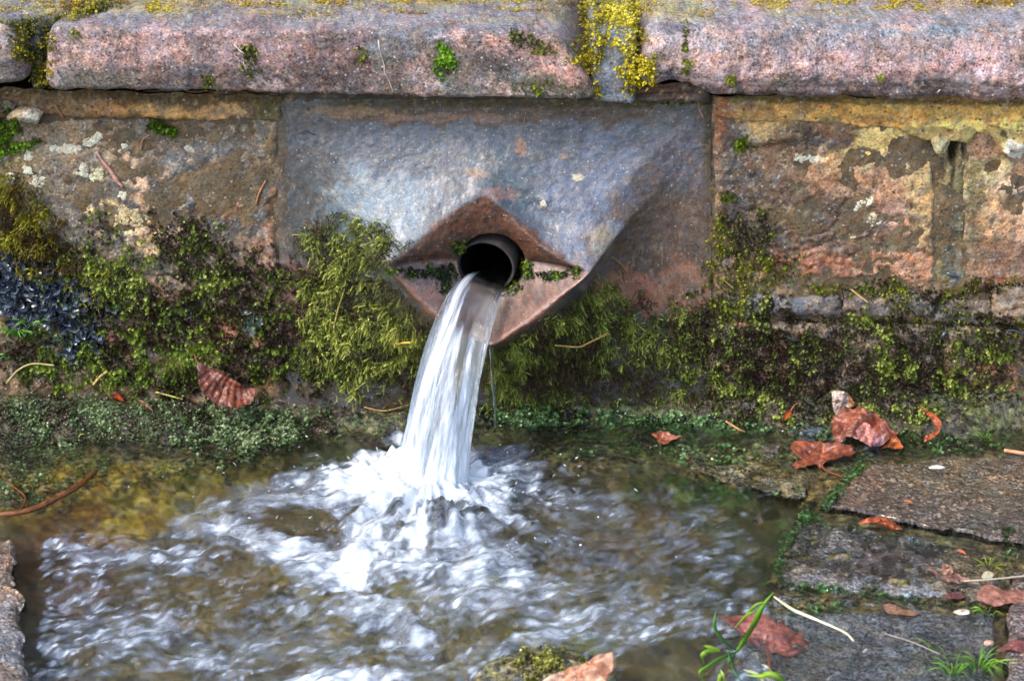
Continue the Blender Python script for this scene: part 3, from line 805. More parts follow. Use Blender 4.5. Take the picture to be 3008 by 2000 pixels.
# --- small stones wedged in the joints
def rock(name, P0, size, seed, base, mat, label=None, cat=None, parent=None, flat=(1, .7, .8), splats=(), group=None, n=26, rough=.22, wet=.3):
    th = np.linspace(0, 2 * np.pi, n * 2, endpoint=False); ph = np.linspace(0.02, np.pi - .02, n)
    PH, TH = np.meshgrid(ph, th, indexing='ij')
    D = np.stack([np.sin(PH) * np.cos(TH), np.sin(PH) * np.sin(TH), np.cos(PH)], -1)
    r = np.ones(D.shape[:2])
    g = np.random.default_rng(seed)
    for _ in range(11):                       # planes cut the ball into facets
        q = g.normal(size=3); q /= np.linalg.norm(q); c = g.uniform(.62, .9)
        dd = D @ q
        r = np.minimum(r, np.where(dd > 1e-3, c / np.maximum(dd, 1e-3), 9))
    r = r * (1 + rough * .4 * fbm(TH * 1.2, PH * 2, 4, seed))
    P = D * r[..., None] * np.array(flat) * size + P0
    V = P.reshape(-1, 3)
    C = paint(V, base, splats, seed, wet, .15)
    o = mesh_obj(name, V, grid_faces(n, n * 2, wrap=True, flip=True), mat, parent, col=C, origin=None if parent else P0)
    if label: tag(o, label, cat, group)
    return o


rock('pebble', wp(78, 348, .016), .0185, 5, (150, 132, 100), M_MORTAR, 'angular pale stone wedged under the coping at the wall\'s left end', 'stone', flat=(1.15, .8, .72),
     splats=[(95, 335, 30, 14, -20, (184, 166, 140, .3), .8), (60, 370, 30, 14, 20, (120, 106, 66, .3), .7)])
rock('pebble', wp(10, 318, .012), .014, 9, (96, 80, 56), M_MORTAR, 'small brown stone beside the angular pale one under the coping', 'stone', flat=(1.1, .8, .7))
rock('pebble', wp(2762, 422, .010), .0125, 12, (186, 164, 104), M_MORTAR, 'small square ochre stone plugging the hole in the right-hand mortar joint', 'stone', flat=(.95, .7, .95))

# ================================================================ stream bed, paving, pool
def field(U, V, base, items, seed=0):
    """a height / amount field on the level plane, blended from ragged patches given in photo pixels"""
    n = fbm(U / 60, V / 40, 4, seed)
    h = np.full(U.shape, float(base))
    for (u, v, ru, rv, ang, val, st) in items:
        w = splat(U, V, u, v, ru, rv, ang, n, .35, .5) * st
        h = h * (1 - w) + val * w
    return h


XB0, XB1, YB0, YB1 = -1.25, 1.25, -1.30, 0.004
bx_ = np.concatenate([np.arange(XB0, -.70, .014), np.arange(-.70, .70, .0046), np.arange(.70, XB1, .014)]); by_ = np.concatenate([np.arange(YB0, -.78, .014), np.arange(-.78, YB1, .0042)])
BX, BY = np.meshgrid(bx_, by_)
BU, BV = px(np.stack([BX, BY, BX * 0], -1).reshape(-1, 3)); BU = BU.reshape(BX.shape); BV = BV.reshape(BX.shape)
bed_items = [(200, 1350, 560, 130, 0, -.012, 1), (700, 1260, 420, 60, 0, -.010, 1), (620, 1320, 180, 60, 0, -.005, .9), (1900, 1320, 560, 60, 2, -.007, 1), (2250, 1380, 260, 60, 0, -.004, 1),
             (2700, 1330, 500, 60, 3, .006, 1), (80, 1420, 160, 90, 0, -.003, .9), (300, 1500, 240, 60, 0, -.016, .9), (1600, 1960, 110, 70, -20, .004, 1), (1000, 1230, 240, 20, 0, -.006, 1)]
BZ = field(BU, BV, -.046, bed_items, 5)
BZ = np.where(BU > 2350 + (1480 - BV) * .45, np.where(BV > 1800, -.014, -.005), BZ)
ledge = sstep(-.085, -.01, BY + fbm(BX * 12, BY * 12, 4, 8) * .03)
lh = np.interp(BU, [0, 600, 1200, 1800, 2300, 3008], [.030, .020, .008, .010, .024, .034])
BZ = BZ * (1 - ledge) + lh * ledge
BZ += fbm(BX * 60, BY * 60, 4, 18) * .006 * ledge
BZ += fbm(BX * 30, BY * 30, 5, 15, .6) * .006 + np.clip(vn(BX * 75, BY * 75, 16), .1, 1) * .004
Vb = np.stack([BX, BY, BZ], -1).reshape(-1, 3)
bed_spl = [(400, 1450, 420, 120, 0, (128, 112, 48, .9), .8), (330, 1560, 260, 70, 0, (160, 138, 60, .9), .8), (1050, 1290, 200, 40, 0, (112, 80, 34, .9), .9), (800, 1700, 500, 200, 0, (88, 72, 44, .9), .6), (200, 1700, 160, 200, 0, (76, 48, 26, .9), .8),
           (1300, 1860, 500, 140, 0, (128, 116, 68, .9), .6), (1900, 1850, 300, 140, 0, (92, 84, 44, .9), .7), (2000, 1650, 300, 120, 0, (74, 60, 32, .9), .7), (2180, 1600, 150, 220, 30, (48, 54, 22, .9), .9),
           (1800, 1400, 340, 80, 0, (62, 58, 26, .9), .7), (2300, 1420, 180, 50, 0, (112, 92, 52, .8), .7), (600, 1190, 900, 40, 0, (66, 62, 50, .8), .8), (2500, 1280, 700, 50, 3, (104, 86, 64, .7), .8),
           (1200, 1200, 300, 20, 0, (80, 58, 40, .8), .8), (1350, 1330, 200, 60, 0, (104, 66, 30, .9), .8), (2050, 1480, 160, 40, 0, (56, 76, 24, .9), .8), (1600, 1960, 140, 90, 0, (104, 98, 40, .6), .8)]
Cb = paint(Vb, (92, 84, 54), bed_spl, 71, .8, .35, .7, 1.1)
lw_ = (sstep(-.16, -.07, BY + fbm(BX * 20, BY * 20, 4, 9) * .05)).reshape(-1, 1) * .85
ln_ = sstep(-.2, .3, fbm(BX * 45, BY * 45, 4, 10)).reshape(-1, 1)
Cb[:, :3] = Cb[:, :3] * (1 - lw_) + (lin((64, 60, 50)) * (1 - ln_) + lin((70, 80, 44)) * ln_) * lw_
tag(mesh_obj('stream_bed', Vb, grid_faces(len(by_), len(bx_)), M_BED, col=Cb), kind='structure')

paving = bpy.data.objects.new('paving', None); COL.objects.link(paving); paving['kind'] = 'structure'
slab_spl = [(2330, 1640, 60, 120, 20, (60, 84, 50, 1.), .8), (2400, 1740, 300, 22, 4, (84, 96, 50, .9), .8), (2600, 1590, 300, 16, 10, (80, 84, 60, .9), .7), (2700, 1400, 300, 70, 5, (98, 78, 46, .8), .8), (2650, 1500, 260, 50, 5, (84, 64, 46, .9), .8), (2470, 1440, 90, 60, 0, (112, 78, 54, .8), .7), (2500, 1640, 230, 60, 5, (62, 50, 44, 1.), .9), (2720, 1650, 200, 50, 8, (48, 38, 34, 1.), .9),
            (2420, 1600, 120, 40, 0, (86, 84, 84, 1.), .7), (2350, 1700, 80, 30, 0, (128, 116, 96, .9), .8), (2500, 1770, 240, 30, 4, (92, 94, 52, .9), .8), (2600, 1880, 350, 130, 4, (128, 130, 138, 1.), .8), (2300, 1950, 200, 80, 0, (98, 98, 84, 1.), .8),  # bluish grey on the lower slab is painted sky glare
            (2850, 1700, 90, 60, 10, (124, 104, 64, .8), .7), (2980, 1800, 50, 240, 5, (88, 66, 62, .6), .9), (2960, 1560, 40, 60, 0, (60, 44, 44, .7), .8), (2800, 1950, 160, 60, 0, (72, 84, 40, .8), .5), (3000, 1540, 120, 60, 0, (88, 74, 62, .8), .6)]


def puddles(seed, am=.0016):
    return lambda U, V, a, b: am * np.clip(vn(a * 55, b * 55, seed), -.6, .7) + am * .6 * vn(a * 140, b * 140, seed + 1)


block('slab', [(2562, 1362), (3220, 1315), (3300, 1648), (2412, 1478)], M_SLAB, d=.007, depth=.06, r=.004, amp=.0014, seed=51, base=(90, 76, 54), gain=.85, splats=slab_spl, ground=True, parent=paving, wet=.9, fr=40, wob=.0015, relief=puddles(3))
block('slab', [(2352, 1522), (2884, 1612), (2946, 1768), (2284, 1728)], M_SLAB, d=-.0002, depth=.06, r=.006, amp=.0018, seed=52, base=(58, 56, 56), gain=.85, splats=slab_spl, ground=True, parent=paving, wet=1., fr=40, wob=.0018, relief=puddles(4, .0022))
block('slab', [(2278, 1745), (2926, 1784), (2890, 2300), (1960, 2300)], M_SLAB, d=-.0035, depth=.05, r=.006, amp=.0018, seed=53, base=(92, 98, 104), gain=.8, splats=slab_spl, ground=True, parent=paving, wet=1., fr=34, wob=.002, relief=puddles(5, .003))
block('slab', [(2978, 1665), (3400, 1652), (3560, 2300), (2925, 2300)], M_SLAB, d=.012, depth=.06, r=.008, amp=.0014, seed=54, base=(88, 68, 64), gain=1.2, splats=slab_spl, ground=True, parent=paving, wet=.6, fr=40, wob=.004)
block('slab', [(-500, 1560), (40, 1572), (118, 2300), (-700, 2300)], M_SLAB, d=.010, depth=.06, r=.010, amp=.003, seed=55, base=(116, 92, 74), splats=[(60, 1700, 60, 100, 0, (140, 108, 80, .8), .8), (40, 1900, 100, 100, 0, (120, 120, 130, 1.), .7), (100, 1760, 30, 80, 0, (80, 84, 50, .8), .7)], ground=True, parent=paving, wet=.9, fr=34, wob=.006, relief=puddles(6, .002))
block('slab', [(1960, 1322), (2420, 1345), (2360, 1462), (2110, 1412)], M_SLAB, d=-.002, depth=.05, r=.006, amp=.003, seed=56, base=(112, 96, 58), splats=[(2200, 1360, 160, 40, 5, (128, 112, 60, .9), .8)], ground=True, parent=paving, wet=.9, fr=40, wob=.006, relief=puddles(7, .003))
tag(rock('mossy_rock', gp(1600, 1990, -.006), .054, 22, (96, 92, 44), M_BED, 'mossy rock breaking the water beside the pale leaf at the bottom edge', 'rock', flat=(1.25, .8, .33), wet=.8))

# ---------------------------------------------------------------- the pool surface
IMP = gp(1262, 1430, 0)
CEN = gp(1285, 1475, 0)
wx = np.concatenate([np.arange(XB0 + .01, -.70, .008), np.arange(-.70, .70, .0023), np.arange(.70, XB1 - .01, .008)]); wy = np.concatenate([np.arange(YB0 + .01, -.78, .012), np.arange(-.78, -.001, .0023)])
WX, WY = np.meshgrid(wx, wy)
WU, WV = px(np.stack([WX, WY, WX * 0], -1).reshape(-1, 3)); WU = WU.reshape(WX.shape); WV = WV.reshape(WX.shape)
dx, dy = WX - IMP[0], WY - IMP[1]
R_ = np.sqrt(dx * dx + dy * dy) + 1e-6; PHI = np.arctan2(dy, dx)
# the flow: radial near the jet, then drawn towards the lower left
flow_u = PHI; flow_v = R_
calm = field(WU, WV, 1.0, [(2000, 1560, 340, 240, 0, .62, 1), (200, 1330, 620, 170, 0, .06, 1), (800, 1280, 380, 90, 0, .08, 1), (1950, 1330, 520, 90, 3, .12, 1), (2860, 1700, 520, 600, 0, .10, 1), (2480, 1840, 240, 220, 0, .15, 1), (330, 1490, 240, 80, 0, .15, 1),
                           (1960, 1950, 170, 80, -15, .25, 1), (40, 1750, 90, 300, 0, .10, 1), (2330, 1560, 70, 150, 30, .3, 1)], 25)
warpx = fbm(WX * 9, WY * 9, 2, 81) * .022; warpy = fbm(WX * 9, WY * 9, 2, 82) * .022
qx, qy = WX + warpx, WY + warpy
ca, sa = math.cos(math.radians(28)), math.sin(math.radians(28))
fx_, fy_ = qx * ca + qy * sa, -qx * sa + qy * ca             # stretched along the current
cell = lambda s, sd_: 1 - np.abs(fbm(fx_ * s * .62, fy_ * s, 3, sd_)) * 2.2
near = np.exp(-(R_ / .17) ** 2)
ring = np.sin((R_ + .012 * fbm(np.cos(PHI) * 5, np.sin(PHI) * 5, 3, 90)) * 2 * np.pi / .030) * np.exp(-R_ / .16) * .0022
chop = fbm(fx_ * 26, fy_ * 34, 3, 83) * .0065 + fbm(fx_ * 62, fy_ * 80, 3, 84) * .0042 + cell(48, 85) * .0014 + fbm(fx_ * 150, fy_ * 190, 3, 86) * .0014
spray = fbm(PHI * 9 + R_ * 10, R_ * 26, 4, 87) * .010 * near
WZ = (chop + ring) * calm + spray
# the boil thrown up in front of the jet, and the dent where it lands
m1 = gp(1290, 1560, 0); r1 = np.sqrt(((WX - m1[0]) / .072) ** 2 + ((WY - m1[1]) / .060) ** 2)
WZ += .028 * np.exp(-r1 ** 2 * 1.4) * (1 + .8 * fbm(PHI * 6, R_ * 14, 4, 88))
r1b = np.sqrt(((WX - m1[0]) / .1) ** 2 + ((WY - m1[1] + .01) / .085) ** 2)
WZ += .007 * np.exp(-((r1b - 1) / .22) ** 2) * (1 + .8 * fbm(PHI * 7, R_ * 12, 3, 89))
m0 = gp(1190, 1400, 0); WZ += .028 * np.exp(-(((WX - m0[0]) / .055) ** 2 + ((WY - m0[1]) / .035) ** 2)) * (1 + .6 * fbm(WX * 60, WY * 60, 3, 92))
WZ += fbm(fx_ * 80, fy_ * 105, 4, 93) * .0014 * (.2 + .8 * calm + 1.0 * sstep(2250, 2450, WU) * sstep(1450, 1560, WV))


def worley(x, y, seed):
    xi = np.floor(x); yi = np.floor(y); best = np.full(x.shape, 9.0); val = np.zeros(x.shape)
    for i in (-1, 0, 1):
        for j in (-1, 0, 1):
            cx, cy = xi + i, yi + j
            px_ = cx + .5 + .45 * _hash(cx, cy, seed); py_ = cy + .5 + .45 * _hash(cx, cy, seed + 1)
            d = (x - px_) ** 2 + (y - py_) ** 2
            m = d < best; best = np.where(m, d, best); val = np.where(m, _hash(cx, cy, seed + 2), val)
    return np.sqrt(best), val


w1x = fx_ + fbm(fx_ * 60, fy_ * 60, 3, 201) * .005; w1y = fy_ + fbm(fx_ * 60, fy_ * 60, 3, 202) * .004
d1, v1 = worley(w1x * 46, w1y * 78, 203); d2, v2 = worley(w1x * 95, w1y * 150, 206)
blobs = sstep(.74, .12, d1) * np.clip(v1 * 1.1 + .25, 0, 1) * .36 + sstep(.62, .1, d2) * np.clip(v2 * 1.5 - .2, 0, 1) * .55 + .14  # pale blobs painted as sky glints on the ripples
patch = sstep(-.35, .35, fbm(WX * 11, WY * 15, 3, 210))
foam_glint_items = [(1850, 1600, 330, 150, 8, .12, 1), (1800, 1800, 280, 120, -8, .14, 1), (1230, 1420, 190, 84, 0, 1.7, 1), (1130, 1400, 130, 64, -10, 1.5, 1), (1090, 1560, 60, 130, 20, .62, .9), (1040, 1690, 60, 60, 30, .9, .9), (1060, 1780, 80, 60, 50, .6, .8), (1235, 1590, 36, 90, 5, .85, .9), (1400, 1640, 150, 70, 10, .5, .9),  # froth at the splash, painted silvery glints further out
              (1440, 1500, 60, 40, 50, .6, .9), (780, 1600, 180, 40, 28, .62, .9), (940, 1655, 110, 40, 20, .6, .9), (640, 1540, 130, 60, 0, .42, .8), (760, 1460, 150, 40, -12, .40, .8), (1000, 1440, 110, 50, -5, .6, .9), (1180, 1850, 110, 50, 40, .5, .8),
              (1030, 2000, 170, 30, 0, .85, .9), (1480, 1360, 120, 50, 10, .5, .8), (1700, 1840, 220, 40, -15, .36, .8), (1380, 1760, 160, 60, 0, .4, .8), (1120, 1640, 60, 60, 0, .6, .6), (420, 1640, 160, 30, 0, .3, .8), (430, 1860, 130, 50, -10, .36, .8), (1600, 1730, 120, 60, 0, .34, .7), (560, 1940, 160, 40, 0, .33, .7), (850, 1880, 200, 60, 0, .3, .7)]
nf = fbm(WU / 50, WV / 30, 4, 95)
foam_glint = np.zeros(WX.shape)
for (u, v, ru, rv, ang_, val, st) in foam_glint_items:
    foam_glint = np.maximum(foam_glint, splat(WU, WV, u, v, ru, rv, ang_, nf, .9, .7) * val * st * (.85 if math.hypot(u - 1230, (v - 1500) * 1.6) > 420 else 1.0))
foam_glint = np.maximum(foam_glint, 1.7 * np.exp(-((WU - 1215) / 150) ** 2 - ((WV - 1425) / 58) ** 2))
# drawn out streaks: fine across the flow, long along it
stk = fbm(PHI * 26, R_ * 14, 4, 96, .55) * near + fbm(fx_ * 50, fy_ * 130, 4, 97, .55) * (1 - near)
crest = sstep(.0015, .0075, WZ * (1 - near)) * .34 * calm  # highlights painted along the wave crests
foam_glint = foam_glint * (1 + stk * 1.1) + crest * sstep(-.1, .5, fbm(fx_ * 55, fy_ * 90, 4, 98)) * .9 + sstep(0, .6, stk) * .10 * calm
foam_glint = foam_glint + blobs * (.35 + .65 * patch) * sstep(.25, .9, calm) * .88
foam_glint = np.clip(foam_glint, 0, 1.3)
Vw = np.stack([WX, WY, WZ], -1).reshape(-1, 3)
scale_u = np.where(near > .25, PHI * .16, fx_)
o = mesh_obj('water', Vw, grid_faces(len(wy), len(wx)), M_WATER, attrs={'foam_glint': foam_glint, 'flow_u': (fx_ * .6), 'flow_v': fy_ * 1.1})
tag(o, kind='structure')

# ================================================================ pipe and falling water
pc = wp(1427, 784, .037)
ax = np.array([-.20, -1.0, -.16]); ax /= np.linalg.norm(ax)
pu = np.cross(ax, [0, 0, 1.0]); pu /= np.linalg.norm(pu); pv = np.cross(pu, ax)
PRO, PRI = .0338, .0298
prof = [(PRI, -.26), (PRI, -.10), (PRI, -.03), (PRI, -.004), (PRI + .001, .0), (PRO - .0008, .0), (PRO, -.001), (PRO, -.03), (PRO, -.10), (PRO, -.26)]
th = np.linspace(0, 2 * np.pi, 72, endpoint=False)
Vp = np.array([pc + ax * l + r * (math.cos(t) * pu + math.sin(t) * pv) for (r, l) in prof for t in th])
Cp = np.tile(np.array([*lin((62, 58, 56)), 1.0]), (len(Vp), 1)); n_ = fbm(Vp[:, 0] * 120, Vp[:, 2] * 120, 4, 5); Cp[:, :3] *= (1 + .5 * n_)[:, None]
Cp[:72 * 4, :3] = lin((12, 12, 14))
pipe = thing('drain_pipe', pc, 'dark round pipe end set in the diamond mouth of the carved stone', 'pipe')
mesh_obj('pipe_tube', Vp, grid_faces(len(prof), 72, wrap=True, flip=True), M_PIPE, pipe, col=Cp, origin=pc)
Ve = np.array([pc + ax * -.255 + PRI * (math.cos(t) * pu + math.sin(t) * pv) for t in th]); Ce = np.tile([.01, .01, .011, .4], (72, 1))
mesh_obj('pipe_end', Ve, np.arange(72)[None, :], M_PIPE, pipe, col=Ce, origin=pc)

# the jet
P0 = pc + pv * -.0165 + ax * -.10
Pm = pc + pv * -.0165
zi = 0.0
n0 = 26; n1_ = 130
g = 9.8
Pend = IMP + np.array([.002, -.006, 0])
vz0 = -.02
Tf = (vz0 + math.sqrt(vz0 ** 2 + 2 * g * (Pm[2] + .012))) / g
vxy = (Pend[:2] - Pm[:2]) / Tf
path = [P0 + (Pm - P0) * k / n0 for k in range(n0)]
ts = np.linspace(0, Tf, n1_)
for t in ts:
    path.append(np.array([Pm[0] + vxy[0] * t, Pm[1] + vxy[1] * t, Pm[2] + vz0 * t - .5 * g * t * t]))
path = np.array(path); NP = len(path)
prog = np.concatenate([np.linspace(-.3, 0, n0, endpoint=False), np.linspace(0, 1, n1_)])
NA = 150
ta = np.linspace(0, 2 * np.pi, NA, endpoint=False)
Tn = np.gradient(path, axis=0); Tn /= np.linalg.norm(Tn, axis=1)[:, None]
A = np.cross(Tn, [0, 1.0, 0]); A[:, 1] = 0; A = np.tile([1.0, 0, 0], (NP, 1)) - Tn * Tn[:, :1]; A /= np.linalg.norm(A, axis=1)[:, None]
Bn = np.cross(Tn, A)
hw = np.interp(prog, [-.3, 0, .15, .45, .8, 1], [.020, .0225, .0262, .0285, .0325, .038])
ht = np.interp(prog, [-.3, 0, .2, .6, 1], [.009, .0100, .0155, .021, .026])
arcl = np.concatenate([[0], np.cumsum(np.linalg.norm(np.diff(path, axis=0), axis=1))])
AA, LL = np.meshgrid(ta, arcl)
PR = np.repeat(prog[:, None], NA, 1)
cxa, cya = np.cos(AA), np.sin(AA)
grow = sstep(0, .5, PR)
lum = fbm(cxa * 1.7 + 5, cya * 1.7 + LL * 9, 3, 101) * .0045 * grow + fbm(AA * 2.6, LL * 14, 4, 102) * 0
ridg = fbm(cxa * 2.6 + 9 + LL * 3, cya * 2.6 + LL * 9, 4, 103) * .0062 * (.25 + grow)
fine = fbm(cxa * 8 + 3 + LL * 5, cya * 8 + LL * 20, 3, 104) * .0016 * (.3 + grow)
rr = 1 + (lum + ridg + fine) / .03
Vj = path[:, None, :] + (cxa * hw[:, None] * rr)[..., None] * A[:, None, :] + (cya * ht[:, None] * rr)[..., None] * Bn[:, None, :]
fj = fbm(cxa * 3.0 + 20 + LL * 2.5, cya * 3.0 + LL * 9, 4, 105, .6) * 1.5
foam_glint_j = np.interp(PR, [-.3, .02, .12, .35, .6, .85, 1], [0, .0, .07, .16, .26, .55, 1.2]) + fj * np.interp(PR, [0, .1, .5, 1], [.15, .7, .75, .4])  # white cover: aerated water together with painted, motion-blurred glints
foam_glint_j = np.clip(foam_glint_j, 0, 1.3) * sstep(-.01, .05, PR)
Vj_ = Vj.reshape(-1, 3)
Fj = [grid_faces(NP, NA, wrap=True), np.arange(NA)[None, ::-1], (np.arange(NA) + (NP - 1) * NA)[None, :]]
jet = thing('water_jet', Pm, 'white stream of water pouring from the pipe into the pool', 'water jet')
mesh_obj('stream', Vj_, Fj, M_JET, jet, attrs={'foam_glint': foam_glint_j, 'flow_u': (cxa * 4 + cya * 2), 'flow_v': (LL * 10 + cya * 2)}, origin=Pm)
# a thin side trickle right of the jet
tr_ = smooth_path([wp(1442, 1010, .075), wp(1446, 1100, .07), wp(1452, 1180, .066), wp(1456, 1262, .06)], 24)
Vt, Ft = tube(tr_, np.linspace(.0026, .0012, 24) * (1 + .2 * np.sin(np.arange(24) * 1.3)), 8)
mesh_obj('trickle', Vt, Ft, M_JET, jet, attrs={'foam_glint': np.full(len(Vt), .12), 'flow_u': Vt[:, 0] * 40, 'flow_v': Vt[:, 2] * 12}, origin=Pm)

# splash: curved tongues and drops thrown round the foot of the jet
SV, SF, SA = [], [], []; so = 0
g2 = np.random.default_rng(3)


def add_s(V, F, f):
    global so
    SV.append(V); SA.append(np.full(len(V), f))
    for q in F: SF.append(q + so)
    so += len(V)


for k in range(0):
    a = g2.uniform(-math.pi * 1.05, .25) if k % 4 else g2.uniform(-math.pi, math.pi)
    c = np.array([IMP[0] + g2.normal(0, .016), IMP[1] + g2.normal(0, .012) - .006, .002])
    dist = abs(g2.normal(.050, .034)) + .012; hgt = abs(g2.normal(.010, .006)) + .003
    dirv = np.array([math.cos(a), math.sin(a), 0])
    f = np.linspace(0, 1, 12)
    p = c + dirv * (.02 + f[:, None] * dist) + np.array([0, 0, 1.0]) * (hgt * 4 * f * (1 - f * .98))[:, None] + fbm(f * 3 + k, f * 0 + k, 3, 7)[:, None] * .006
    rad = g2.uniform(.0014, .0034) * np.sin(np.pi * np.clip(f * .9 + .08, 0, 1)) ** .7 * (1 + .5 * vn(f * 9, f * 0 + k, 5)) + .0002
    V, F = tube(p, rad, 6)
    add_s(V, F, g2.uniform(.35, 1.0))
for k in range(260):
    a = g2.uniform(-math.pi, math.pi); dd = abs(g2.normal(0, .10)) + .01
    c = np.array([IMP[0] + math.cos(a) * dd * 1.25, IMP[1] - .02 + math.sin(a) * dd, abs(g2.normal(0, .018)) * math.exp(-dd * 6) + .004])
    ln = g2.uniform(.0005, .0024); dr = np.array([math.cos(a), math.sin(a), g2.normal(0, .6)])
    f = np.linspace(-1, 1, 5)
    rr_ = g2.uniform(.0003, .0011)
    V, F = tube(c + dr * (f * ln)[:, None], rr_ * np.sqrt(np.clip(1 - f * f, .05, 1)), 5)
    add_s(V, F, g2.uniform(.2, 1.0))
SVc = np.concatenate(SV)
f4 = np.concatenate([q for q in SF if q.shape[1] == 4])
others = {}
for q in SF:
    if q.shape[1] != 4: others.setdefault(q.shape[1], []).append(q)
FF = [f4] + [np.concatenate(v) for v in others.values()]
sp = mesh_obj('splash', SVc, FF, M_JET, attrs={'foam_glint': np.concatenate(SA), 'flow_u': SVc[:, 0] * 60, 'flow_v': SVc[:, 2] * 60})
tag(sp, 'white spray of drops and tongues where the jet hits the pool', 'splash', kind='stuff')

# ================================================================ finding the surface under a point of the photograph
bpy.context.view_layer.update()
DG = bpy.context.evaluated_depsgraph_get()
SOLID = [o for o in bpy.data.objects if o.type == 'MESH' and o.name.split('.')[0] in
         ('wall_block', 'mortar_band', 'mortar_joint', 'mortar_core', 'spout_block', 'coping_stone', 'stream_bed', 'slab', 'mossy_rock', 'pebble')]
TREES = []
for o in SOLID:
    c = np.array([o.matrix_world @ Vector(b) for b in o.bound_box])
    cu_, cv_ = px(c)
    TREES.append((BVHTree.FromObject(o, DG), o.matrix_world.inverted(), o.matrix_world, cu_.min() - 60, cu_.max() + 60, cv_.min() - 60, cv_.max() + 60))
CAMV = Vector(CAM)


def hit(u, v):
    d = Vector(ray(u, v)).normalized(); best = None
    for (t, inv, mw, a0, a1, b0, b1) in TREES:
        if not (a0 < u < a1 and b0 < v < b1): continue
        r = t.ray_cast(inv @ CAMV, d)
        if r[0] is not None and (best is None or r[3] < best[2]):
            best = (mw @ r[0], r[1], r[3])
    if best is None: return None
    return np.array(best[0]), np.array(best[1])


# ================================================================ moss
def sprig(levels, per, r0, lw, top=1.0, seed=0, rise=.16):
    """one shoot along +Z: little leaves in a spiral; returns verts and a 0..1 position along the shoot"""
    g = random.Random(seed); V = []; W = []
    for l in range(levels):
        z = (l + .3) / levels * top
        rad = r0 * (1 - .45 * (l / levels)) * g.uniform(.75, 1.2)
        for k in range(per):
            a = 2.4 * l + 2 * math.pi * k / per + g.uniform(-.4, .4)
            ca, sa = math.cos(a), math.sin(a)
            w = lw * g.uniform(.8, 1.3)
            V += [(-sa * w * .5 + ca * rad * .12, ca * w * .5 + sa * rad * .12, z), (sa * w * .5 + ca * rad * .12, -ca * w * .5 + sa * rad * .12, z + .01), (ca * rad, sa * rad, z + rise * g.uniform(.6, 1.3))]
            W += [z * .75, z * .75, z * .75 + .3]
    return np.array(V), np.array(W)


FEATHER = [sprig(9, 3, .125, .13, seed=s, rise=.05) for s in range(5)]
STAR = [sprig(3, 5, .75, .34, seed=s + 10) for s in range(4)]
BUD = [sprig(3, 4, .48, .38, seed=s + 20) for s in range(4)]


RIMP = np.stack(px(RIM), -1); RIMC = RIMP.mean(0)
RIMA = np.arctan2(RIMP[:, 1] - RIMC[1], RIMP[:, 0] - RIMC[0]); RIMR = np.hypot(*(RIMP - RIMC).T); _o = np.argsort(RIMA)


def in_rim(a, b):
    th_ = math.atan2(b - RIMC[1], a - RIMC[0])
    return math.hypot(a - RIMC[0], b - RIMC[1]) < np.interp(th_, RIMA[_o], RIMR[_o], period=2 * math.pi) + 14


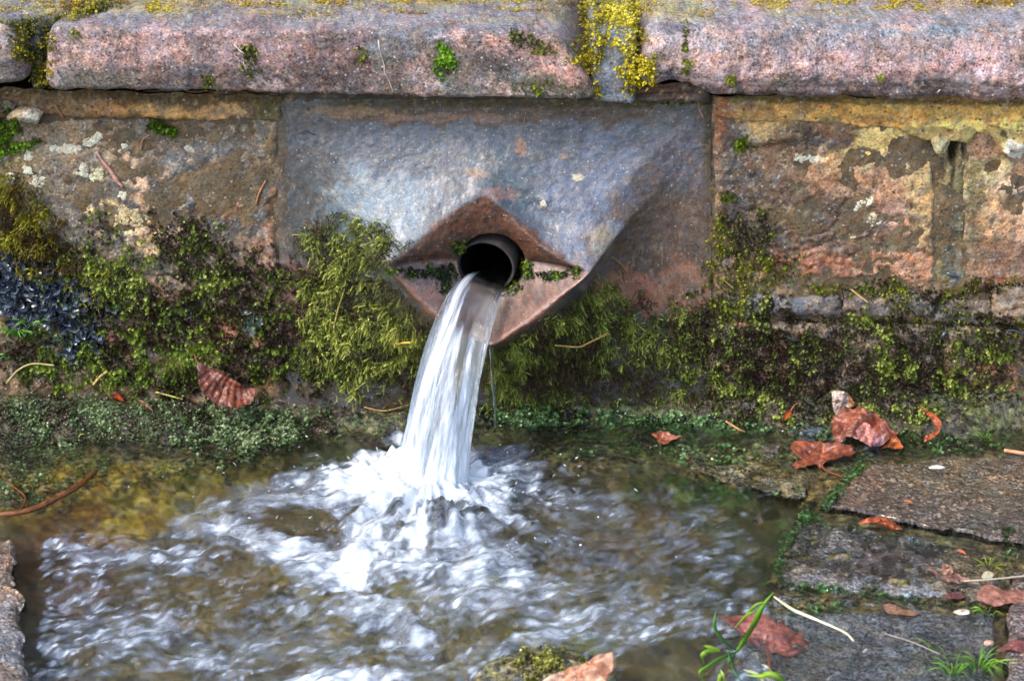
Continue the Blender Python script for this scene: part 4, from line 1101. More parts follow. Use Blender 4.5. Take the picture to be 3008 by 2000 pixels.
def moss_patch(name, regions, templ, mat, size, pal, lift=.004, droop=.35, along=.7, label=None, seed=0, thick=.0, parent=None, bend=.35, edge=1.0, yr=None):
    """regions: (u, v, ru, rv, angle, shoots per 1000 square pixels)"""
    g = np.random.default_rng(seed); pts = []
    for (u, v, ru, rv, ang, dens) in regions:
        R = max(ru, rv) * 1.3
        n = int(4 * R * R * dens / 1000 * (1.45 if templ is FEATHER else 1.55))
        uu = g.uniform(u - R, u + R, n); vv = g.uniform(v - R, v + R, n)
        nn = fbm(uu / 38, vv / 30, 4, seed + 3, .6)
        w = splat(uu, vv, u, v, ru, rv, ang, nn, 1.1 * edge, .45)
        k = g.random(n) < w
        for a, b in zip(uu[k], vv[k]):
            if -60 < a < 3070 and -40 < b < 2040 and not (seed != 25 and in_rim(a, b)): pts.append((a, b))
    P, N, UV = [], [], []
    for a, b in pts:
        h = hit(a, b)
        if h is not None: P.append(h[0]); N.append(h[1]); UV.append((a, b))
    if not P: return
    P = np.array(P); N = np.array(N); UV = np.array(UV); n = len(P)
    clump = fbm(UV[:, 0] / 26, UV[:, 1] / 26, 3, seed + 7, .6)
    broad = fbm(UV[:, 0] / 90, UV[:, 1] / 90, 3, seed + 8)
    D = N * along + np.array([0, 0, -1.0]) * droop + g.normal(size=(n, 3)) * (.6 if templ is FEATHER else .42)
    D /= np.linalg.norm(D, axis=1)[:, None]
    ref = g.normal(size=(n, 3))
    A = np.cross(D, ref); A /= np.linalg.norm(A, axis=1)[:, None]; B = np.cross(D, A)
    S = size * g.uniform(.55, 1.25, n) * (1 + .55 * clump)
    up = g.random(n) ** 1.5
    P = P + N * ((thick * up * (.6 + 1.2 * np.clip(clump + .3, 0, 1)))[:, None] - lift * .3)
    Vs_, Cs_ = [], []
    pal = np.array([lin(p) for p in pal])
    for ti, (T, W) in enumerate(templ):
        m = np.arange(n) % len(templ) == ti
        if not m.any(): continue
        s = S[m][:, None, None]
        T2 = np.repeat(T[None], m.sum(), 0) * 1.0
        bz = T2[..., 2]
        V = P[m][:, None, :] + s * (T2[..., 0:1] * A[m][:, None] + T2[..., 1:2] * B[m][:, None] + bz[..., None] * D[m][:, None])
        V[..., 2] -= (s[..., 0] * bend * bz ** 2 * .6)
        Vs_.append(V.reshape(-1, 3))
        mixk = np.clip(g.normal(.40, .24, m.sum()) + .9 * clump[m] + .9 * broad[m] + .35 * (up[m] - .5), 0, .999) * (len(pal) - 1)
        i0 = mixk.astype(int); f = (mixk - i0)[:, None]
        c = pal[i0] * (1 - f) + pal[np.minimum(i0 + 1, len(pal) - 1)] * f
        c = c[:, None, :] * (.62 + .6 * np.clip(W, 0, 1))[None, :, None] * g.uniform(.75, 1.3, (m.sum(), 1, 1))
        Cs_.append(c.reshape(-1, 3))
    V = np.concatenate(Vs_); C = np.concatenate(Cs_)
    F = np.arange(len(V)).reshape(-1, 3)
    o = mesh_obj(name, V, F, mat, parent, col=C, smooth=False)
    tag(o, label, None, None, 'stuff')
    return o


GREENP = [(56, 42, 32), (74, 60, 38), (72, 82, 38), (102, 116, 46), (164, 176, 80)]
YELP = [(140, 104, 34), (170, 138, 36), (192, 166, 44), (208, 190, 60)]
DARKP = [(58, 48, 38), (74, 64, 36), (92, 98, 40), (124, 132, 50)]
WETP = [(64, 52, 36), (54, 56, 36), (58, 76, 40), (78, 104, 54), (128, 144, 100)]

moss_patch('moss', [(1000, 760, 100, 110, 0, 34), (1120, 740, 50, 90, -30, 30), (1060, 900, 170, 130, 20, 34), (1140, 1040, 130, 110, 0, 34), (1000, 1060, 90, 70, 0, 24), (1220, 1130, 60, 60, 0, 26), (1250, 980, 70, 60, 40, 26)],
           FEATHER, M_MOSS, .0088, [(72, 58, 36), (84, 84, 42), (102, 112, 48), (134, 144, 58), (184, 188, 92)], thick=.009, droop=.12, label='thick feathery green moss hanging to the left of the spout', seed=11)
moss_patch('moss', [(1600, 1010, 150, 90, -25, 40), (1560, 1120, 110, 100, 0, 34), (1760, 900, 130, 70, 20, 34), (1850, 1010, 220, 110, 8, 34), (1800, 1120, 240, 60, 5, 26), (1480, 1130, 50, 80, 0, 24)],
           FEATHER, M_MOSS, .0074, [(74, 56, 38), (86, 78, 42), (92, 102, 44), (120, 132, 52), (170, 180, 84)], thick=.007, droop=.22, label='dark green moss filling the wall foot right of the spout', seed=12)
moss_patch('moss', [(2100, 1000, 160, 120, 0, 30), (2250, 1060, 200, 120, 0, 28), (2480, 1080, 240, 110, 0, 26), (2350, 1190, 300, 50, 4, 28), (2640, 1150, 150, 80, 0, 26), (2780, 1080, 160, 110, 0, 16), (2500, 960, 200, 50, 0, 16), (2780, 990, 200, 60, 0, 12), (2950, 1020, 80, 80, 0, 18), (2900, 1120, 130, 60, 0, 12)],
           BUD, M_MOSS, .0040, GREENP, thick=.004, label='short dotted moss over the wall foot beneath the right-hand stones', seed=13)
moss_patch('moss', [(2190, 700, 90, 60, 20, 26), (2170, 800, 80, 90, 0, 16), (2280, 800, 80, 40, 0, 16), (2130, 900, 60, 40, 0, 20), (2590, 840, 70, 26, 0, 34), (2420, 845, 60, 12, 0, 20), (2690, 870, 70, 24, 0, 28), (2900, 838, 90, 18, -8, 30), (2960, 960, 60, 30, 0, 20), (2790, 900, 50, 40, 0, 20), (2700, 930, 40, 30, 0, 20), (2150, 640, 30, 80, 0, 12)],
           BUD, M_MOSS, .0038, DARKP + [(140, 140, 40)], thick=.004, label='patchy olive moss round the ledges of the right-hand stone', seed=14)
moss_patch('moss', [(60, 640, 80, 120, -20, 34), (150, 740, 130, 60, 30, 30), (20, 560, 30, 60, 0, 20)], FEATHER, M_MOSS, .0085, [(60, 44, 18), (104, 84, 20), (134, 124, 26), (160, 160, 44)], thick=.009, label='olive and yellow moss at the left edge above the dark liverwort', seed=15)
moss_patch('moss', [(280, 820, 160, 70, 10, 30), (560, 760, 140, 70, 20, 30), (590, 690, 40, 50, 0, 24), (300, 680, 70, 50, 0, 14), (700, 860, 160, 90, 0, 26), (430, 900, 200, 60, 10, 22)],
           BUD, M_MOSS, .0043, GREENP, thick=.005, label='green and brown moss across the middle of the left-hand stone', seed=16)
moss_patch('moss', [(500, 980, 260, 90, 0, 24), (880, 1000, 150, 110, 0, 26), (700, 1060, 240, 80, 0, 24), (200, 1000, 230, 90, 0, 16), (330, 1090, 340, 50, 3, 26)],
           BUD, M_MOSS, .0042, [(52, 36, 26), (60, 50, 26), (74, 88, 32), (104, 124, 44), (140, 158, 60)], thick=.006, label='mixed low moss above the waterline left of the beech leaf', seed=17)
moss_patch('moss', [(10, 390, 30, 60, 0, 40), (80, 420, 34, 10, -20, 26), (455, 368, 20, 14, 0, 40), (495, 382, 20, 12, 0, 40)], BUD, M_MOSS, .005, [(60, 60, 16), (86, 116, 16), (110, 150, 24)], thick=.005, label='bright green moss tuft in the joint under the left coping stone', seed=18)
# cushions on the coping
moss_patch('moss', [(1795, 45, 80, 42, 0, 60), (1740, 110, 46, 60, 30, 60), (1725, 180, 40, 46, 10, 60), (1850, 90, 46, 50, -20, 50), (1868, 200, 46, 44, 0, 60), (1850, 250, 22, 26, 0, 50), (1690, 150, 40, 30, 0, 24), (1756, 262, 12, 36, 0, 50)],
           BUD, M_MOSS, .0034, [(124, 116, 24), (172, 158, 26), (208, 190, 36), (226, 212, 70)], thick=.008, droop=-.1, label='yellow moss cushion in the joint between two coping stones', seed=19)
moss_patch('moss', [(200, 52, 120, 12, -14, 60), (300, 22, 80, 12, -10, 60), (70, 62, 70, 8, -4, 40), (100, 90, 40, 20, 0, 40), (66, 130, 30, 44, 0, 50), (120, 150, 34, 60, 10, 50), (118, 215, 26, 30, 0, 50)],
           BUD, M_MOSS, .0034, [(70, 74, 14), (110, 106, 16), (150, 138, 20), (186, 170, 36)], thick=.006, droop=-.1, label='yellow green moss in the joint at the coping\'s left end', seed=20)
rg = [(rng.uniform(-20, 3050), abs(rng.normal(0, 20)), rng.uniform(24, 90), rng.uniform(3, 8), 0, 50) for _ in range(85)]
moss_patch('moss', rg, BUD, M_MOSS, .0026, YELP, thick=.0015, droop=-.2, label='yellow moss streaks scattered along the top of the coping', seed=21)
moss_patch('moss', [(1308, 180, 30, 44, 0, 50), (1300, 150, 14, 14, 0, 40)], BUD, M_MOSS, .0042, [(70, 90, 10), (100, 146, 14), (130, 176, 30)], thick=.003, droop=.1, label='small bright green moss spot on the front of the middle coping stone', seed=22)
moss_patch('moss', [(732, 180, 20, 36, 0, 34), (612, 240, 24, 16, 0, 24), (1060, 160, 20, 20, 0, 14), (1560, 130, 60, 20, 30, 24), (1590, 262, 60, 16, 0, 16), (2012, 90, 8, 46, -4, 34), (2016, 190, 16, 24, 0, 40), (2148, 236, 12, 10, 0, 40), (2580, 228, 12, 10, 0, 40), (1990, 302, 100, 3, 0, 30), (220, 96, 12, 6, 0, 40)],
           BUD, M_MOSS, .0040, [(64, 62, 18), (104, 110, 20), (150, 160, 34)], thick=.002, droop=.1, label='scattered olive moss specks on the front of the coping', seed=23)
moss_patch('moss', [(2176, 418, 20, 18, 0, 60), (2200, 430, 24, 6, 0, 40), (2135, 578, 16, 12, 0, 50)], BUD, M_MOSS, .0042, [(70, 76, 12), (104, 124, 16), (130, 150, 24)], thick=.003, label='moss tuft on the ochre mortar corner right of the spout stone', seed=24)
moss_patch('moss', [(1200, 800, 60, 10, 6, 60), (1290, 800, 40, 22, 0, 60), (1310, 830, 20, 26, 0, 50), (1350, 730, 20, 18, -40, 40), (1530, 790, 22, 30, 0, 60), (1640, 810, 80, 9, 3, 70), (1690, 790, 20, 14, 0, 40), (1505, 840, 24, 20, 0, 40)],
           BUD, M_MOSS, .0044, [(40, 48, 24), (56, 76, 28), (92, 120, 34), (130, 150, 40)], thick=.003, label='fine moss line in the corners of the diamond mouth round the pipe', seed=25)
# wet growth along the waterline
moss_patch('wet_moss', [(760, 1270, 200, 60, 0, 40), (680, 1330, 130, 60, 0, 40), (840, 1240, 90, 30, 0, 34), (600, 1200, 200, 26, 0, 24)], BUD, M_WETMOSS, .0042, WETP, thick=.006, droop=-.3, label='wet blue-green clump of moss at the water\'s edge below the beech leaf', seed=26)
moss_patch('wet_moss', [(100, 1350, 180, 90, 0, 26), (300, 1250, 320, 50, 0, 24), (60, 1450, 120, 50, 0, 24), (150, 1200, 260, 40, 0, 26), (460, 1420, 160, 40, 0, 10)], BUD, M_WETMOSS, .0036, WETP, thick=.004, droop=-.3, label='wet glistening moss over the shallow left corner of the pool', seed=27)
moss_patch('wet_moss', [(1560, 1230, 260, 30, 3, 24), (1900, 1260, 340, 34, 3, 26), (2150, 1260, 160, 26, 3, 34), (2700, 1300, 330, 26, 3, 16), (1800, 1310, 200, 40, 4, 14), (2050, 1340, 160, 26, 6, 14)], BUD, M_WETMOSS, .0050, [(44, 46, 30), (50, 74, 34), (72, 106, 44), (110, 140, 90)], thick=.004, droop=-.2, label='wet green moss along the waterline right of the jet', seed=28)
moss_patch('wet_moss', [(2480, 1420, 14, 90, 38, 50), (2340, 1560, 14, 70, 34, 40), (2290, 1650, 12, 60, 8, 30), (2350, 1510, 60, 14, 10, 20), (2420, 1735, 200, 10, 4, 22), (2700, 1770, 160, 8, 4, 16), (2960, 1620, 20, 60, 0, 14), (2640, 1585, 240, 6, 10, 8), (2440, 1790, 120, 16, 0, 8), (2060, 1440, 120, 30, 6, 14), (2200, 1470, 140, 30, 0, 12)], BUD, M_WETMOSS, .0050, [(44, 52, 30), (56, 82, 42), (80, 118, 62)], thick=.003, droop=-.2, label='fringe of green algae along the edge of the paving slabs', seed=29)
moss_patch('wet_moss', [(1600, 1960, 100, 60, -10, 30)], BUD, M_WETMOSS, .0045, [(70, 66, 26), (110, 110, 40), (150, 150, 60)], thick=.002, droop=-.3, label='yellow green moss on the rock at the bottom edge', seed=30)

# ---------------------------------------------------------------- liverwort: dark curled lobes
def lobes(name, regions, label, seed, size=.0055, cols=((36, 40, 48), (58, 66, 78), (84, 94, 104))):
    g = np.random.default_rng(seed); VV, FF, CC = [], [], []; off = 0
    nr, na = 5, 12
    for (u, v, ru, rv, ang, n) in regions:
        for _ in range(n):
            a = u + g.normal(0, ru * .5); b = v + g.normal(0, rv * .5)
            h = hit(a, b)
            if h is None: continue
            P, N = h; N = N / np.linalg.norm(N) + g.normal(size=3) * .35; N /= np.linalg.norm(N)
            A = np.cross(N, g.normal(size=3)); A /= np.linalg.norm(A); B = np.cross(N, A)
            s = size * g.uniform(.6, 1.4); ph = g.uniform(0, 6); st = g.uniform(1, 1.8)
            rr = np.linspace(0.02, 1, nr)[:, None]; t = np.linspace(0, 2 * np.pi, na, endpoint=False)[None]
            rad = rr * (1 + .28 * np.sin(3 * t + ph) + .14 * np.sin(5 * t))
            hz = .45 * rr ** 2 * (1 + .5 * np.sin(4 * t + ph)) - .15 * (1 - rr)
            V = P + N * .0015 + s * ((rad * np.cos(t) * st)[..., None] * A + (rad * np.sin(t))[..., None] * B + hz[..., None] * N)
            VV.append(V.reshape(-1, 3)); FF.append(grid_faces(nr, na, wrap=True) + off); off += nr * na
            c = lin(cols[g.integers(len(cols))]) * g.uniform(.7, 1.3); CC.append(np.tile(c, (nr * na, 1)) * (.7 + .5 * np.repeat(rr, na, 1).reshape(-1, 1)))
    return tag(mesh_obj(name, np.concatenate(VV), np.concatenate(FF), M_LIVER, col=np.concatenate(CC)), label, None, None, 'stuff')


lobes('liverwort', [(60, 810, 110, 70, 20, 150), (170, 890, 120, 60, 20, 190), (230, 980, 70, 60, 0, 90), (40, 880, 60, 60, 0, 50)], 'dark blue-grey curled liverwort lobes on the wall near the left edge', 41)
lobes('liverwort', [(550, 910, 34, 18, 0, 22), (738, 935, 18, 30, 0, 14), (590, 825, 10, 10, 0, 4)], 'small pale grey liverwort buds in the moss above the beech leaf', 42, .0042, ((92, 104, 92), (130, 140, 130), (76, 84, 70)))

# ---------------------------------------------------------------- lichens
def lichen(u, v, ru, rv, ang, n, label, seed, size=.0032, colr=(206, 202, 178)):
    g = np.random.default_rng(seed); VV, FF, CC = [], [], []; off = 0
    nr, na = 4, 9
    ca, sa = math.cos(math.radians(ang)), math.sin(math.radians(ang)); first = None
    for _ in range(n):
        p, q = g.uniform(-1, 1), g.uniform(-1, 1)
        h = hit(u + p * ru * ca - q * rv * sa, v + p * ru * sa + q * rv * ca)
        if h is None: continue
        P, N = h
        if first is None: first = P
        A = np.cross(N, [.3, .2, .9]); A /= np.linalg.norm(A); B = np.cross(N, A)
        s = size * g.uniform(.5, 1.2); ph = g.uniform(0, 6)
        rr = np.linspace(0.02, 1, nr)[:, None]; t = np.linspace(0, 2 * np.pi, na, endpoint=False)[None]
        rad = rr * (1 + .2 * np.sin(3 * t + ph) + .18 * np.sin(5 * t + ph * 2))
        hz = .22 * (1 - rr ** 2) + .04 * np.sin(9 * t + 4 * rr)
        V = P + s * ((rad * np.cos(t))[..., None] * A + (rad * np.sin(t))[..., None] * B + (hz - .04)[..., None] * N)
        VV.append(V.reshape(-1, 3)); FF.append(grid_faces(nr, na, wrap=True) + off); off += nr * na
        CC.append(np.tile([*(lin(colr) * g.uniform(.75, 1.1)), .1], (nr * na, 1)))
    if not VV: return
    o = mesh_obj('lichen', np.concatenate(VV), np.concatenate(FF), M_LICHEN, col=np.concatenate(CC), origin=first)
    tag(o, label, 'lichen', 'white lichens on the stones')


lichen(204, 438, 32, 10, 5, 46, 'white lichen crust, widest of those on the left-hand stone', 1)
lichen(272, 412, 26, 9, -35, 34, 'white lichen streak slanting up beside the widest crust', 2)
lichen(83, 455, 8, 14, 0, 16, 'small upright white lichen nearest the left edge', 3)
lichen(30, 525, 11, 12, 0, 16, 'white lichen low at the left edge of the wall', 4)
lichen(240, 500, 16, 16, 0, 26, 'round white lichen below the widest crust', 5)
lichen(285, 512, 18, 14, 0, 26, 'yellowish round lichen touching a whiter one', 6, colr=(206, 198, 156))
lichen(110, 532, 18, 14, 20, 22, 'broken white lichen between the left edge and the round pair', 7)
lichen(358, 572, 10, 8, 40, 12, 'white lichen at the foot of the pink root line', 8)
lichen(80, 500, 9, 7, 0, 9, 'tiny pale lichen above the broken one', 9)
lichen(157, 436, 6, 6, 0, 6, 'dot of white lichen left of the widest crust', 10)
lichen(366, 427, 5, 4, 0, 5, 'single white dot right of the slanting lichen streak', 13)
lichen(553, 437, 6, 5, 0, 6, 'single white dot in the centre of the left-hand stone', 14)
lichen(2372, 466, 34, 8, 5, 26, 'row of white lichen dots on the right-hand stone', 11)
lichen(1595, 597, 5, 5, 0, 5, 'lone white dot on the bluish stone above the spout', 12)
lichen(2978, 438, 26, 20, 0, 30, 'pale crust on the ochre mortar at the right edge', 15, size=.004, colr=(214, 206, 190))
lichen(2530, 600, 24, 8, -30, 18, 'slanting white flecks in the middle of the right-hand stone', 16, size=.0022)
lichen(2570, 655, 24, 10, 10, 12, 'white flecks below the slanting ones on the right-hand stone', 17, size=.0022)
lichen(390, 640, 50, 26, 20, 60, 'cream crumbly lichen above the moss on the left-hand stone', 18, size=.0024, colr=(196, 176, 132))

# ================================================================ leaves
def blade_leaf(name, base, tip, nrm, width, label, cat='leaf', curl=.15, bend=.1, cols=((150, 72, 44), (120, 58, 38)), veins=11, rib=.018, serr=.04, n=64, m=30, asym=0.0, stalk=.2, fold=0.0, seed=0, group=None, twist=0.0, tipc=None, paleband=None, shapep=(.9, 1.0)):
    base = np.array(base, float); tip = np.array(tip, float); X = tip - base; Ln = np.linalg.norm(X); X /= Ln
    Z = np.array(nrm, float); Z -= X * (Z @ X); Z /= np.linalg.norm(Z); Y = np.cross(Z, X)
    t = thing(name, base, label, cat, group)
    s = np.linspace(0, 1, n)[:, None]; q = np.linspace(-1, 1, m)[None]
    w = np.sin(np.pi * s ** shapep[0]) ** .85 * (1 - .25 * s) * width * .5
    w = w * (1 + serr * np.abs(((s * veins * 1.0) % 1) - .5) * 2) + 1e-5
    side = np.abs(q)
    vphase = (s * 1.0 - side * .16) * veins
    corr = rib * Ln * .5 * np.abs(((vphase % 1) - .5)) * 2 * (1 - side * .3) * np.sin(np.pi * s) ** .4
    z = curl * width * (q ** 2) + corr * .5 + bend * Ln * np.sin(np.pi * s) * np.ones_like(q) + fold * np.abs(q) * w
    z = z + fbm(s * 4 + seed, q * 2 + s * 0, 4, seed) * .035 * Ln
    tw = twist * s
    yy = w * q * np.cos(tw) + asym * width * side * 0; zz = z + w * q * np.sin(tw)
    P = base + (s * Ln + 0 * q)[..., None] * X + yy[..., None] * Y + zz[..., None] * Z
    V1 = P.reshape(-1, 3); V2 = V1 - Z * .00035
    V = np.concatenate([V1, V2]); k = len(V1)
    ring = np.concatenate([np.arange(m), (np.arange(1, n) + 1) * m - 1, (n - 1) * m + np.arange(m - 2, -1, -1), np.arange(n - 2, 0, -1) * m])
    F = [grid_faces(n, m, flip=True), grid_faces(n, m) + k, np.stack([ring, ring + k, np.roll(ring, -1) + k, np.roll(ring, -1)], -1)]
    vein = np.exp(-((((vphase) % 1) - .5) / .10) ** 2) * (side < .95)
    mid = np.exp(-(q / .06) ** 2) * np.ones_like(s)
    nz = fbm(s * 7 + seed, q * 3 + s * 0, 4, seed + 1)
    C = lin(cols[0])[None, None] * (.5 + nz[..., None] * .5) + lin(cols[1])[None, None] * (.5 - nz[..., None] * .5)
    C = C * (.85 + .75 * vein[..., None] + .6 * mid[..., None])
    if paleband is not None:
        wb = (sstep(.1, .5, nz + paleband))[..., None]
        C = C * (1 - wb * .7) + lin((196, 140, 112)) * wb * .7
    C = np.clip(C.reshape(-1, 3), .003, .85)
    mesh_obj('blade', V, F, M_LEAF, t, col=np.concatenate([C, C * .8]), origin=base)
    # midrib stands proud of the blade
    mi = P[:, m // 2] + Z * .0002
    Vm, Fm = tube(mi[:-2], np.linspace(.0007, .00025, n - 2) * Ln / .06, 6)
    mesh_obj('midrib', Vm, Fm, M_LEAF, t, col=np.tile(lin(cols[1]) * 1.5, (len(Vm), 1)), origin=base)
    if stalk > 0:
        pth = smooth_path([base, base - X * stalk * Ln * .5 + Z * .004, base - X * stalk * Ln + Z * .001 + Y * .003], 10)
        Vk, Fk = tube(pth, np.linspace(.0008, .0006, 10), 6)
        mesh_obj('stalk', Vk, Fk, M_LEAF, t, col=np.tile(lin((150, 110, 50)), (len(Vk), 1)), origin=base)
    return t


def lobed_leaf(name, c, xdir, nrm, R, label, cols=((148, 74, 46), (112, 58, 40)), lobes_=5, depth=.35, wave=.10, cup=.1, seed=0, stalk=None, flatz=None, droop=0.0, pale=None, spread=2.5):
    c = np.array(c, float); X = np.array(xdir, float); Z = np.array(nrm, float); Z /= np.linalg.norm(Z); X -= Z * (X @ Z); X /= np.linalg.norm(X); Y = np.cross(Z, X)
    t = thing(name, c, label, 'leaf', None)
    nr, na = 34, 160
    r = np.linspace(0.01, 1, nr)[:, None]; th = np.linspace(-np.pi, np.pi, na, endpoint=False)[None]
    tips = np.linspace(-spread, spread, lobes_)
    o = np.zeros_like(th) + .30
    for i, a in enumerate(tips):
        ln = (1.0 - .30 * abs(i - (lobes_ - 1) / 2) / max(1, (lobes_ - 1) / 2))
        o = np.maximum(o, ln * (1 - depth * np.clip(np.abs(th - a) / (spread / (lobes_ - 1)), 0, 1) ** .9))
    teeth = .035 * np.abs(((th * 11 / np.pi) % 1) - .5) * 2 + .03 * vn(th * 6, th * 0 + seed, seed)
    o = o * (1 + teeth)
    rad = r * o * R
    x = rad * np.cos(th); y = rad * np.sin(th)
    vein = np.zeros_like(x)
    for a in tips:
        dd = np.abs(np.sin(th - a)) * r * 1.0; vein = np.maximum(vein, np.exp(-(dd / .03) ** 2) * (np.cos(th - a) > 0))
    z = cup * R * r ** 2 + wave * R * fbm(x / R * 1.6 + seed, y / R * 1.6, 3, seed) * 1.4 + wave * .8 * R * r ** 2 * vn(th * 1.3 + seed, r * 1.5, seed + 9) - .02 * R * vein - droop * R * np.clip(x / R, 0, 1) ** 2
    P = c + x[..., None] * X + y[..., None] * Y + z[..., None] * Z
    V1 = P.reshape(-1, 3); k = len(V1); V = np.concatenate([V1, V1 - Z * .0004])
    last = (nr - 1) * na + np.arange(na)
    F = [grid_faces(nr, na, wrap=True), grid_faces(nr, na, wrap=True, flip=True) + k, np.stack([last, np.roll(last, -1), np.roll(last, -1) + k, last + k], -1)]
    nz = fbm(x / R * 4 + seed, y / R * 4, 5, seed + 2, .6)
    C = lin(cols[0])[None, None] * (.5 + nz[..., None] * .8) + lin(cols[1])[None, None] * (.5 - nz[..., None] * .8)
    C = C * (1 + .35 * vein[..., None])
    if pale:
        wb = sstep(0, .3, y / R * pale[0] + x / R * pale[1] + nz * .3 - pale[2])[..., None]; C = C * (1 - wb) + lin(pale[3]) * wb
    C = np.clip(C.reshape(-1, 3), .003, .85)
    mesh_obj('blade', V, F, M_LEAF, t, col=np.concatenate([C, C * .8]), origin=c)
    for a in tips:
        j = int(round((a + np.pi) / (2 * np.pi) * na)) % na
        pv_ = P[1:-4, j] + Z * .0003
        Vv, Fv = tube(pv_, np.linspace(.0009, .0003, len(pv_)) * R / .04, 5)
        mesh_obj('vein', Vv, Fv, M_LEAF, t, col=np.tile(lin(cols[1]) * 1.3, (len(Vv), 1)), origin=c)
    if stalk is not None:
        pth = smooth_path([c] + [np.array(q) for q in stalk], 16)
        Vk, Fk = tube(pth, np.linspace(.0012, .0008, 16), 6)
        mesh_obj('stalk', Vk, Fk, M_LEAF, t, col=np.tile(lin((120, 66, 44)), (len(Vk), 1)), origin=c)
    return t


RB = ((160, 74, 44), (112, 54, 36))
# beech leaf standing against the wall
blade_leaf('curled_leaf', gp(306, 1140, .030), gp(372, 1186, .026), (.1, -.8, .6), .011, 'small orange-brown curled leaf on the wet ledge left of the beech leaf', curl=.5, bend=.05, cols=((196, 84, 30), (140, 60, 40)), seed=5, n=36, m=14)
blade_leaf('leaf_fragment', gp(404, 1176, .028), gp(452, 1212, .020), (.1, -.5, .8), .006, 'thin brown leaf fragment between the orange leaf and the beech leaf', curl=.3, cols=((150, 104, 84), (110, 66, 44)), seed=6, n=30, m=10, stalk=0)
# leaves whose outline follows the photograph, laid on their own tilted plane
def on_plane(uv, P0, n):
    r = ray(np.array([p[0] for p in uv]), np.array([p[1] for p in uv]))
    n = np.array(n, float); n /= np.linalg.norm(n)
    t = ((np.array(P0) - CAM) @ n) / (r @ n)
    return CAM + r * t[:, None], n


def outline_leaf(name, uv, P0, nrm, label, cols, seed=0, wave=.006, curl=0.0, cat='leaf', veins=(), stalk=None, pale=None, extra=None):
    O, n = on_plane(uv, P0, nrm)
    k = len(O); m = 150
    cl = np.concatenate([O, O[:1]]); L = np.concatenate([[0], np.cumsum(np.linalg.norm(np.diff(cl, axis=0), axis=1))])
    q = np.linspace(0, L[-1], m, endpoint=False)
    ring = np.stack([np.interp(q, L, cl[:, i]) for i in range(3)], -1)
    for _ in range(1): ring = (np.roll(ring, 1, 0) + 2 * ring + np.roll(ring, -1, 0)) / 4
    c = ring.mean(0); sz = np.linalg.norm(ring - c, axis=1).mean()
    ring = c + (ring - c) * (1 + .035 * vn(np.arange(m) * .55, np.zeros(m), seed))[:, None]
    t = thing(name, c, label, cat)
    nr = 26; r = np.linspace(0.005, 1, nr)[:, None, None]
    P = c + (ring - c)[None] * r
    X = np.cross(n, [.2, .1, 1.0]); X /= np.linalg.norm(X); Y = np.cross(n, X)
    a = (P - c) @ X / sz; b = (P - c) @ Y / sz
    rr = np.linspace(0, 1, nr)[:, None]
    z = wave * (fbm(a * 1.1 + seed, b * 1.1, 2, seed) * 2.2 + fbm(a * 3 + seed, b * 3, 3, seed + 1) * .7) + curl * sz * rr ** 3
    vein = np.zeros(a.shape)
    for (u0, v0, u1, v1) in veins:
        E, _ = on_plane([(u0, v0), (u1, v1)], P0, nrm)
        ab = E[1] - E[0]; s = np.clip(((P - E[0]) @ ab) / (ab @ ab), 0, 1)
        d = np.linalg.norm(P - (E[0] + s[..., None] * ab), axis=-1)
        vein = np.maximum(vein, np.exp(-(d / .0011) ** 2)); z = z - (.0020 if name == 'beech_leaf' else .0022) * np.exp(-(d / (.0022 if name == 'beech_leaf' else .004)) ** 2)
    P = P + z[..., None] * n
    V1 = P.reshape(-1, 3); kk = len(V1); V = np.concatenate([V1, V1 - n * .0004])
    last = (nr - 1) * m + np.arange(m)
    F = [grid_faces(nr, m, wrap=True), grid_faces(nr, m, wrap=True, flip=True) + kk, np.stack([last, np.roll(last, -1), np.roll(last, -1) + kk, last + kk], -1)]
    nz = fbm(a * 3 + seed, b * 3, 5, seed + 2, .65); n2 = fbm(a * 9, b * 9, 3, seed + 6, .6)
    w = np.clip(.5 + nz * 1.3, 0, 1)[..., None]
    C = lin(cols[0]) * w + lin(cols[1]) * (1 - w)
    C = C * (1 + .5 * n2[..., None]) * (1 + (.8 if name == 'beech_leaf' else .5) * vein[..., None])
    if pale is not None:
        wb = sstep(pale[0], pale[0] + .35, nz + pale[1] * a + pale[2] * b)[..., None]; C = C * (1 - wb) + lin(pale[3]) * wb
    C = C * (1 - .25 * sstep(.9, 1, rr))[..., None]
    C = np.clip(C.reshape(-1, 3), .003, .85)
    mesh_obj('blade', V, F, M_LEAF, t, col=np.concatenate([C, C * .8]), origin=c)
    if stalk is not None:
        pth = smooth_path(stalk, 16); Vk, Fk = tube(pth, np.linspace(.0013, .0009, 16), 6)
        mesh_obj('stalk', Vk, Fk, M_LEAF, t, col=np.tile(lin((124, 70, 50)), (len(Vk), 1)), origin=c)
    return t


def z3(pts, k=.2551, u0=2300, v0=1100): return [(u0 + x * k, v0 + y * k) for x, y in pts]


